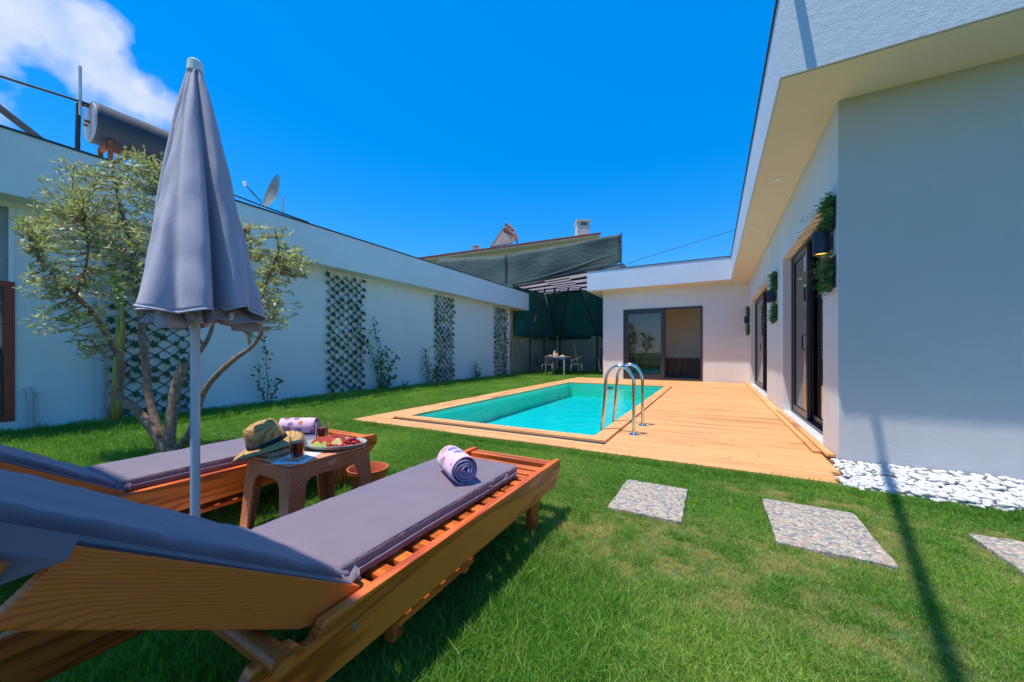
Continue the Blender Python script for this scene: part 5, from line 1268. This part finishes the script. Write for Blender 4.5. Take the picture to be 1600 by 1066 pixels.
# ================================================================== PARASOL
UX, UY = -2.018, .757
um = empty('parasol', (UX, UY, GZ), 'closed blue-grey parasol on a pale pole between the loungers', 'parasol')
mb = MB(); mb.tube([(UX, UY, .0), (UX, UY, 2.14)], .0175, 20); part('pole', mb, M['pole'], um, smooth=60)
mb = MB(); mb.lathe([(.24, GZ-.01), (.245, .0), (.235, .02), (.20, .032), (.06, .045), (.035, .055), (.022, .075), (0, .075)], 40, (UX, UY)); part('base', mb, M['white_plastic'], um, smooth=40)
mb = MB(); mb.lathe([(.018, 2.165), (.030, 2.17), (.027, 2.215), (.020, 2.222), (0, 2.223)], 20, (UX, UY)); part('finial', mb, M['white_plastic'], um, smooth=40)
def canopy(z0, z1, r0, r1, lobes, mat, name, phase, nth=216, nz=60, hem=0, inner=0, depth=.42):
    mb = MB(); vs = []
    for k in range(nz+1):
        t = k/nz; z = z1+(z0-z1)*t
        prof = (t**.92)
        R0 = r1+(r0-r1)*prof
        for j in range(nth):
            a = 2*math.pi*j/nth; a2 = a+.55*t*math.sin(a*2+1)*.35+phase
            if lobes == 4:
                fold = 1.0
                for (va, vd, vs_) in ((-.20, .62, .13), (1.35, .5, .16), (2.75, .55, .15), (-1.75, .5, .15), (.62, .16, .22), (-.92, .20, .20), (2.05, .2, .2), (-2.7, .2, .2)):
                    dA = (a-va-.10*math.sin(2.5*t+va)+math.pi) % (2*math.pi)-math.pi
                    fold -= vd*(.45+.55*t)*math.exp(-(dA/vs_)**2)
            else:
                s_ = (a2*lobes/(2*math.pi)) % 1.0
                saw = 1-(1-s_)**3 if s_ < .86 else (1-(.14)**3)*(1-(s_-.86)/.14)
                fold = 1-depth*(1-saw)*(.55+.45*t)
            big = 1+.12*math.sin(a*2+1.8*t+phase*3)+.05*math.sin(a*5-3*t)+.03*math.sin(a*9+5*t)
            rr = R0*fold*big + (.003+.009*t)*noise.noise(Vector((math.cos(a)*3+z*2, math.sin(a)*3, z*7))) + .004*noise.noise(Vector((math.cos(a)*4, math.sin(a)*4, z*5)))
            zz = z+(hem*(.5*math.sin(a*lobes+phase)+.5*math.sin(a*3.3)) if t > .9 else 0)*(t-.9)*10
            c_ = Vector((UX+.036*t, UY+.020*t, 0))
            vs.append((c_.x+rr*math.cos(a), c_.y+rr*math.sin(a), zz))
    mb.add(vs, [(i*nth+j, (i+1)*nth+j, (i+1)*nth+(j+1) % nth, i*nth+(j+1) % nth) for i in range(nz) for j in range(nth)])
    o = part(name, mb, mat, um, smooth=180); md = o.modifiers.new('solid', 'SOLIDIFY'); md.thickness = .003
    return o, vs[-nth:]
cv, rim = canopy(1.10, 2.175, .245, .026, 4, M['canopy'], 'canopy', .35, hem=.032)
mb = MB(); rim2 = rim+[rim[0]]; mb.tube([Vector(p) for p in rim2], .0045, 5, caps=False)
off = Vector((0, 0, 0)); part('hem', mb, M['hem'], um, smooth=180)
canopy(1.052, 1.22, .190, .08, 8, M['canopy_in'], 'inner_valance', 1.1, nz=16, hem=.03, depth=.5)
for a in range(6):
    ang_ = a*math.pi/3+.2; mb = MB(); mb.tube([(UX+.03*math.cos(ang_), UY+.03*math.sin(ang_), 2.1), (UX+.13*math.cos(ang_), UY+.13*math.sin(ang_), 1.10)], .005, 5); part('rib', mb, M['pole'], um)
    mb = MB(); mb.lathe([(0, 1.055), (.012, 1.06), (.014, 1.10), (0, 1.11)], 8, (UX+.03+.12*math.cos(ang_+.3), UY+.02+.12*math.sin(ang_+.3))); part('rib_tip', mb, M['white_plastic'], um, smooth=60)

# ================================================================== POOL LADDER
ld = empty('pool_ladder', (-.95, 4.58, 0), 'polished steel pool ladder with two arched handrails', 'pool ladder')
for y_ in (4.29, 4.87):
    pts = [(-.785, y_, .0), (-.785, y_, .42)]
    cx_, cz_, rx_, rz_ = -.945, .57, .158, .20
    pts = [(-.787, y_, 0), (-.787, y_, .30), (-.787, y_, .50)]
    for i in range(0, 15):
        a = math.pi*i/14; pts.append((cx_+rx_*math.cos(a), y_, cz_+rz_*math.sin(a)))
    pts += [(-1.112, y_, .42), (-1.135, y_, .15), (-1.160, y_, -.10), (-1.18, y_, -.36)]
    mb = MB(); mb.tube(pts, .0195, 16); part('handrail', mb, M['steel'], ld, smooth=60)
    mb = MB(); mb.lathe([(.052, .001), (.050, .012), (.024, .020), (.021, .03), (0, .03)], 24, (-.787, y_)); part('base_flange', mb, M['steel'], ld, smooth=40)
for z_ in (-.16, -.30):
    mb = MB(); mb.box(-1.20, -1.13, 4.31, 4.85, z_, z_+.02); part('tread', mb, M['steel'], ld)

# ================================================================== OLIVE TREE
tr_ = empty('olive_tree', (-4.45, 1.45, GZ), 'multi-stemmed olive tree with silvery leaves behind the parasol', 'tree')
D0 = 3.50
stems = []
def P3(l): return [at(x, y, d) for x, y, d in l]
base = at(262, 716, 3.42); base.z = GZ
S1 = [base]+P3([(236, 668, 3.43), (208, 636, 3.42), (185, 615, 3.40), (190, 575, 3.38), (183, 550, 3.36), (165, 520, 3.32), (148, 492, 3.28), (118, 462, 3.2), (97, 442, 3.15)])
S1b = P3([(118, 462, 3.2), (132, 425, 3.15), (138, 385, 3.1), (130, 345, 3.05)])
S1c = P3([(97, 442, 3.15), (75, 420, 3.1), (55, 395, 3.05), (45, 370, 3.0)])
S2 = [base]+P3([(245, 665, 3.47), (233, 620, 3.5), (228, 575, 3.52), (223, 530, 3.55), (219, 480, 3.6), (213, 430, 3.62), (205, 380, 3.65), (190, 330, 3.65), (180, 285, 3.6), (172, 255, 3.55)])
S2b = P3([(219, 480, 3.6), (238, 430, 3.6), (250, 380, 3.6), (262, 320, 3.6), (255, 270, 3.58)])
S3 = [base]+P3([(266, 670, 3.45), (270, 630, 3.50), (278, 595, 3.55), (288, 568, 3.6)])
S3b = P3([(283, 582, 3.57), (303, 560, 3.62), (322, 535, 3.66), (333, 505, 3.7), (340, 460, 3.72), (352, 410, 3.75), (362, 370, 3.75)])
S3c = P3([(318, 540, 3.65), (303, 515, 3.62), (296, 480, 3.60), (300, 430, 3.6), (310, 380, 3.6)])
S4 = [base]+P3([(288, 690, 3.36), (305, 655, 3.34), (315, 620, 3.34), (335, 590, 3.34), (368, 560, 3.34), (392, 543, 3.34), (408, 520, 3.34), (404, 490, 3.34)])
S4b = P3([(404, 490, 3.34), (412, 455, 3.36), (425, 420, 3.38), (435, 385, 3.4), (428, 355, 3.4)])
S4c = P3([(392, 543, 3.34), (385, 515, 3.36), (376, 480, 3.38), (380, 430, 3.4), (392, 390, 3.42), (385, 355, 3.42)])
def wob(l, a): return [p+Vector((random.uniform(-a, a), random.uniform(-a, a), random.uniform(-a, a))) for p in l]
trunk_specs = [(S1, .044, .017), (S2, .042, .011), (S3, .050, .040), (S4, .036, .014)]
br_specs = [(S1b, .012, .005), (S1c, .013, .005), (S2b, .014, .005), (S3b, .028, .007), (S3c, .014, .006), (S4b, .014, .006), (S4c, .014, .006)]
def smooth_path(l, n=4):
    out = []
    for i in range(len(l)-1):
        p0 = l[max(i-1, 0)]; p1 = l[i]; p2 = l[i+1]; p3 = l[min(i+2, len(l)-1)]
        for k in range(n):
            t = k/n; out.append(.5*((2*p1)+(-p0+p2)*t+(2*p0-5*p1+4*p2-p3)*t*t+(-p0+3*p1-3*p2+p3)*t**3))
    out.append(l[-1]); return out
allpts = []
for nm, specs in (('trunk', trunk_specs), ('branch', br_specs)):
    for (l, r0, r1) in specs:
        sp3 = smooth_path(l); n = len(sp3)
        rs_ = [(r0+(r1-r0)*(i/(n-1))**.8)*(1+.13*noise.noise(sp3[i]*14)) for i in range(n)]
        if nm == 'trunk': rs_[0] *= 1.25
        mb = MB(); mb.tube(sp3, rs_, 10); part(nm, mb, M['olive_bark'], tr_, smooth=180)
        half = int(n*(.45 if nm == 'trunk' else .1))
        allpts += sp3[half:]
# cut stub
# twigs and leaves
blobs = [  # px, py, depth, rx(px), ry(px), rd(m), weight
    (95, 300, 3.05, 50, 42, .25, .8), (170, 300, 3.4, 70, 55, .35, 1.5), (225, 270, 3.5, 45, 40, .3, 1.0), (100, 375, 3.1, 75, 50, .35, 1.8), (180, 380, 3.5, 65, 60, .4, 1.8), (245, 360, 3.6, 45, 90, .3, 1.2),
    (70, 440, 3.0, 45, 35, .25, .7), (150, 450, 3.3, 70, 40, .35, 1.2), (95, 500, 3.1, 65, 30, .25, .6), (150, 530, 3.2, 50, 25, .2, .25), (215, 450, 3.6, 40, 40, .3, .7), (60, 350, 3.0, 40, 35, .2, .5),
    (300, 380, 3.7, 60, 90, .35, 1.0), (365, 430, 3.7, 30, 60, .3, .7), (430, 395, 3.4, 45, 42, .3, 1.2), (415, 450, 3.4, 42, 40, .3, 1.1), (465, 420, 3.35, 28, 38, .2, .45), (440, 490, 3.3, 32, 28, .2, .4), (400, 500, 3.4, 22, 30, .2, .5), (120, 550, 3.1, 20, 20, .15, .12), (385, 365, 3.5, 30, 24, .2, .7), (375, 440, 3.5, 25, 55, .25, .7), (475, 400, 3.35, 24, 26, .2, .35), (110, 255, 3.1, 28, 18, .12, .22), (215, 240, 3.5, 30, 14, .15, .3)]
tw = MB(); lf = MB(); ap = np.array([tuple(p) for p in allpts])
def olive_leaf(o_, d_, l, w):
    d_ = d_.normalized(); s_ = d_.cross(Vector((random.uniform(-1, 1), random.uniform(-1, 1), random.uniform(-1, 1)))).normalized(); n_ = d_.cross(s_)
    m1 = o_+d_*l*.35+n_*l*.05; m2 = o_+d_*l*.72+n_*l*.04
    lf.add([o_, m1+s_*w*.5, m2+s_*w*.38, o_+d_*l, m2-s_*w*.38, m1-s_*w*.5], [(0, 1, 5), (1, 2, 4, 5), (2, 3, 4)])
for (bx_, by_, bd, rx_, ry_, rd, wt) in blobs:
    for i in range(int(44*wt)):
        while True:
            u = (random.uniform(-1, 1), random.uniform(-1, 1), random.uniform(-1, 1))
            if sum(q*q for q in u) < 1: break
        tip = at(bx_+u[0]*rx_, by_+u[1]*ry_, bd+u[2]*rd)
        d2 = ((ap-np.array(tip))**2).sum(1); st = allpts[int(d2.argmin())]
        v = tip-st; Lv = v.length
        if Lv < .03: continue
        if Lv > .55: st = tip-v.normalized()*.45
        mid = st.lerp(tip, .5)+Vector((random.gauss(0, .025), random.gauss(0, .025), -.02+random.gauss(0, .02)))
        path = smooth_path([st, mid, tip], 4)
        tw.tube(path, [.0045-.0032*k/(len(path)-1) for k in range(len(path))], 4, caps=False)
        nl = int(10+random.random()*8)
        dirt = (path[-1]-path[-3]).normalized()
        for k in range(nl):
            t = .35+.65*(k+.5)/nl; f_ = t*(len(path)-1); i0 = min(int(f_), len(path)-2); p = path[i0].lerp(path[i0+1], f_-i0)
            side = Vector((random.gauss(0, 1), random.gauss(0, 1), random.gauss(.25, .8))).normalized()
            olive_leaf(p, dirt*.75+side*.9, random.uniform(.036, .066), random.uniform(.010, .0155))
        for k in range(3): olive_leaf(tip, dirt+Vector((random.gauss(0, .4), random.gauss(0, .4), random.gauss(0, .4))), random.uniform(.03, .05), .010)
part('twigs', tw, M['olive_bark'], tr_)
part('crown', lf, M['olive_leaf'], tr_)

# ================================================================== GRASS
def grass():
    verts = []; faces = []; var = []; bl = []
    NV = 5
    for vi in range(NV):
        for b_i in range(40):
            a = random.uniform(0, 6.283); rr = .026*math.sqrt(random.random()); bx_, by_ = rr*math.cos(a), rr*math.sin(a)
            h = random.uniform(.014, .032)*(1.3 if random.random() < .10 else 1); w = random.uniform(.0008, .0014); ln = random.gauss(0, .5)*h*1.1; la = random.uniform(0, 6.283)
            dx_, dy_ = math.cos(la), math.sin(la); fa = random.uniform(0, 6.283); wx, wy = math.cos(fa)*w, math.sin(fa)*w
            o_ = len(verts); m1 = (bx_+dx_*ln*.3, by_+dy_*ln*.3, h*.55); tp = (bx_+dx_*ln*1.1, by_+dy_*ln*1.1, h)
            verts += [(bx_-wx, by_-wy, -.004), (bx_+wx, by_+wy, -.004), (m1[0]+wx*.8, m1[1]+wy*.8, m1[2]), (m1[0]-wx*.8, m1[1]-wy*.8, m1[2]), tp]
            faces += [(o_, o_+1, o_+2, o_+3), (o_+3, o_+2, o_+4)]; q = random.random(); var += [vi]*5; bl += [q]*5
    nt_ = len(verts)
    # scatter positions
    P = []; SC = []; TI = []; DR = []; ID = []
    def scatter(n, x0, x1, y0, y1, rmin, rmax, sbase):
        xs = rng.uniform(x0, x1, n); ys = rng.uniform(y0, y1, n)
        for x_, y_ in zip(xs, ys):
            r_ = math.hypot(x_, y_)
            if r_ < rmin or r_ >= rmax: continue
            lat = x_*cs+y_*sn; d = -x_*sn+y_*cs
            if d < .15 or abs(lat) > 1.55*d+.5: continue
            if x_ < -7.27 or (x_ < -7.05 and random.random() < .75): continue
            if x_ > .785 and 3.36+.015*math.sin(x_*40) < y_ < 4.1: continue
            if x_ > .9 and y_ > 4: continue
            if DF-.012 < y_ < 13.05 and -4.385 < x_ < .92: continue
            if y_ > 13.0 and (x_ > -3.44): continue
            if x_ < -7.2 and y_ > 13: continue
            skip = False
            for (a0, a1, b0, b1) in ((-.565, -.155, 2.25, 2.81), (.275, .72, 2.24, 2.86), (1.165, 1.60, 2.26, 2.83)):
                if a0+.002 < x_ < a1-.002 and b0+.002 < y_ < b1-.002: skip = True
            if skip: continue
            if (x_-UX)**2+(y_-UY)**2 < .23**2: continue
            if (x_+2.01)**2+(y_-1.68)**2 < .09**2: continue
            nv = noise.noise(Vector((x_*1.1, y_*1.1, 0)))
            s_ = sbase*random.uniform(.75, 1.2)*(1+.22*nv)
            lush = 0
            if -3.0 < x_ < -.66 and -.2 < y_ < 2.1: lush = 1
            elif x_ < -6.2: lush = 1.3 if y_ < 4.2 else .8
            elif y_ > DF-.14 and y_ < DF: lush = .35
            elif y_ > 3.2 and x_ > .93: lush = .35
            elif x_ < -.3 and y_ < 1.6: lush = .5
            s_ *= 1+.75*lush*random.uniform(.4, 1)
            # dry patches
            dr_ = 0
            for (cx_, cy_, ax_, ay_, k_) in ((-.2, 1.95, .75, .42, .8), (.35, 1.75, .4, .3, .6), (.45, 3.0, .5, .12, .8), (-.05, 2.15, .25, .25, .5), (.78, 2.5, .12, .5, .7), (.5, 2.2, .45, .07, .8), (1.2, 2.9, .5, .1, .5), (-.62, 1.95, .3, .15, .5), (-1.5, 2.6, .8, .35, .25), (.9, 1.7, .5, .3, .25), (-4.5, 3.6, 2.2, .5, .12), (1.12, 2.5, .06, .4, .6)):
                q = ((x_-cx_)/ax_)**2+((y_-cy_)/ay_)**2
                if q < 1.6: dr_ = max(dr_, k_*(1-q/1.6))
            dr_ *= 1.28
            n2 = noise.noise(Vector((x_*6.5, y_*6.5, 3)))+.5*noise.noise(Vector((x_*17, y_*17, 7)))
            dr_ = max(0, dr_*(.75+1.3*n2))+max(0, .03+.10*n2)*(1-lush)
            if dr_ > .45: s_ *= .7
            P.append((x_, y_, GZ)); SC.append((s_*1.05, s_*1.05, s_*(.86 if lush < .3 else 1.25))); ID.append(random.randrange(NV)); TI.append(max(0, min(1, .45+.5*nv+random.gauss(0, .16)-.15*lush))); DR.append(dr_)
    scatter(70000, -3.6, 2.6, -.1, 3.5, 0, 2.6, .95)
    scatter(85000, -6.2, 3.8, -.1, 4.6, 2.6, 4.8, 1.1)
    scatter(60000, -7.3, 4.5, .2, 9, 4.8, 8.2, 1.35)
    scatter(38000, -7.3, -3.3, 2.5, 17.5, 8.2, 19, 1.75)
    me = bpy.data.meshes.new('grass'); allv = verts+P
    me.from_pydata(allv, [], faces)
    n = len(allv)
    def attr(name, typ, vals, key):
        a_ = me.attributes.new(name, typ, 'POINT'); a_.data.foreach_set(key, vals)
    attr('kind_id', 'INT', var+[-1]*len(P), 'value'); attr('bl', 'FLOAT', bl+[0.0]*len(P), 'value')
    attr('pick', 'INT', [0]*nt_+ID, 'value'); attr('tint', 'FLOAT', [0.0]*nt_+TI, 'value'); attr('dry', 'FLOAT', [0.0]*nt_+DR, 'value')
    rots = []; scl = []
    for i in range(len(P)): rots += [random.uniform(-.12, .12), random.uniform(-.12, .12), random.uniform(0, 6.283)]; scl += SC[i]
    attr('rot', 'FLOAT_VECTOR', [0.0]*(3*nt_)+rots, 'vector'); attr('scl', 'FLOAT_VECTOR', [1.0]*(3*nt_)+scl, 'vector')
    me.materials.append(M['grass'])
    o = bpy.data.objects.new('grass', me); COL.objects.link(o); tag(o, 'mown green lawn with a few dry straw-coloured patches', 'grass', kind='stuff')
    ng = bpy.data.node_groups.new('grass_scatter', 'GeometryNodeTree')
    ng.interface.new_socket('Geometry', in_out='INPUT', socket_type='NodeSocketGeometry'); ng.interface.new_socket('Geometry', in_out='OUTPUT', socket_type='NodeSocketGeometry')
    gi = ng.nodes.new('NodeGroupInput'); go = ng.nodes.new('NodeGroupOutput')
    def named(nm, dt):
        q = ng.nodes.new('GeometryNodeInputNamedAttribute'); q.data_type = dt; q.inputs['Name'].default_value = nm; return q.outputs['Attribute']
    kid = named('kind_id', 'INT')
    def sep(val):
        c = ng.nodes.new('FunctionNodeCompare'); c.data_type = 'INT'; c.operation = 'EQUAL'; ng.links.new(kid, c.inputs[2]); c.inputs[3].default_value = val
        s_ = ng.nodes.new('GeometryNodeSeparateGeometry'); s_.domain = 'POINT'; ng.links.new(gi.outputs[0], s_.inputs['Geometry']); ng.links.new(c.outputs[0], s_.inputs['Selection']); return s_.outputs['Selection']
    jn = ng.nodes.new('GeometryNodeJoinGeometry')
    for vi in range(NV):
        g2 = ng.nodes.new('GeometryNodeGeometryToInstance'); ng.links.new(sep(vi), g2.inputs[0]); ng.links.new(g2.outputs[0], jn.inputs[0])
    ip = ng.nodes.new('GeometryNodeInstanceOnPoints'); ng.links.new(sep(-1), ip.inputs['Points']); ng.links.new(jn.outputs[0], ip.inputs['Instance'])
    ip.inputs['Pick Instance'].default_value = True; ng.links.new(named('pick', 'INT'), ip.inputs['Instance Index'])
    e2r = ng.nodes.new('FunctionNodeEulerToRotation'); ng.links.new(named('rot', 'FLOAT_VECTOR'), e2r.inputs[0]); ng.links.new(e2r.outputs[0], ip.inputs['Rotation'])
    ng.links.new(named('scl', 'FLOAT_VECTOR'), ip.inputs['Scale'])
    ng.links.new(ip.outputs[0], go.inputs[0])
    md = o.modifiers.new('scatter', 'NODES'); md.node_group = ng
    print('grass tufts', len(P))
grass()
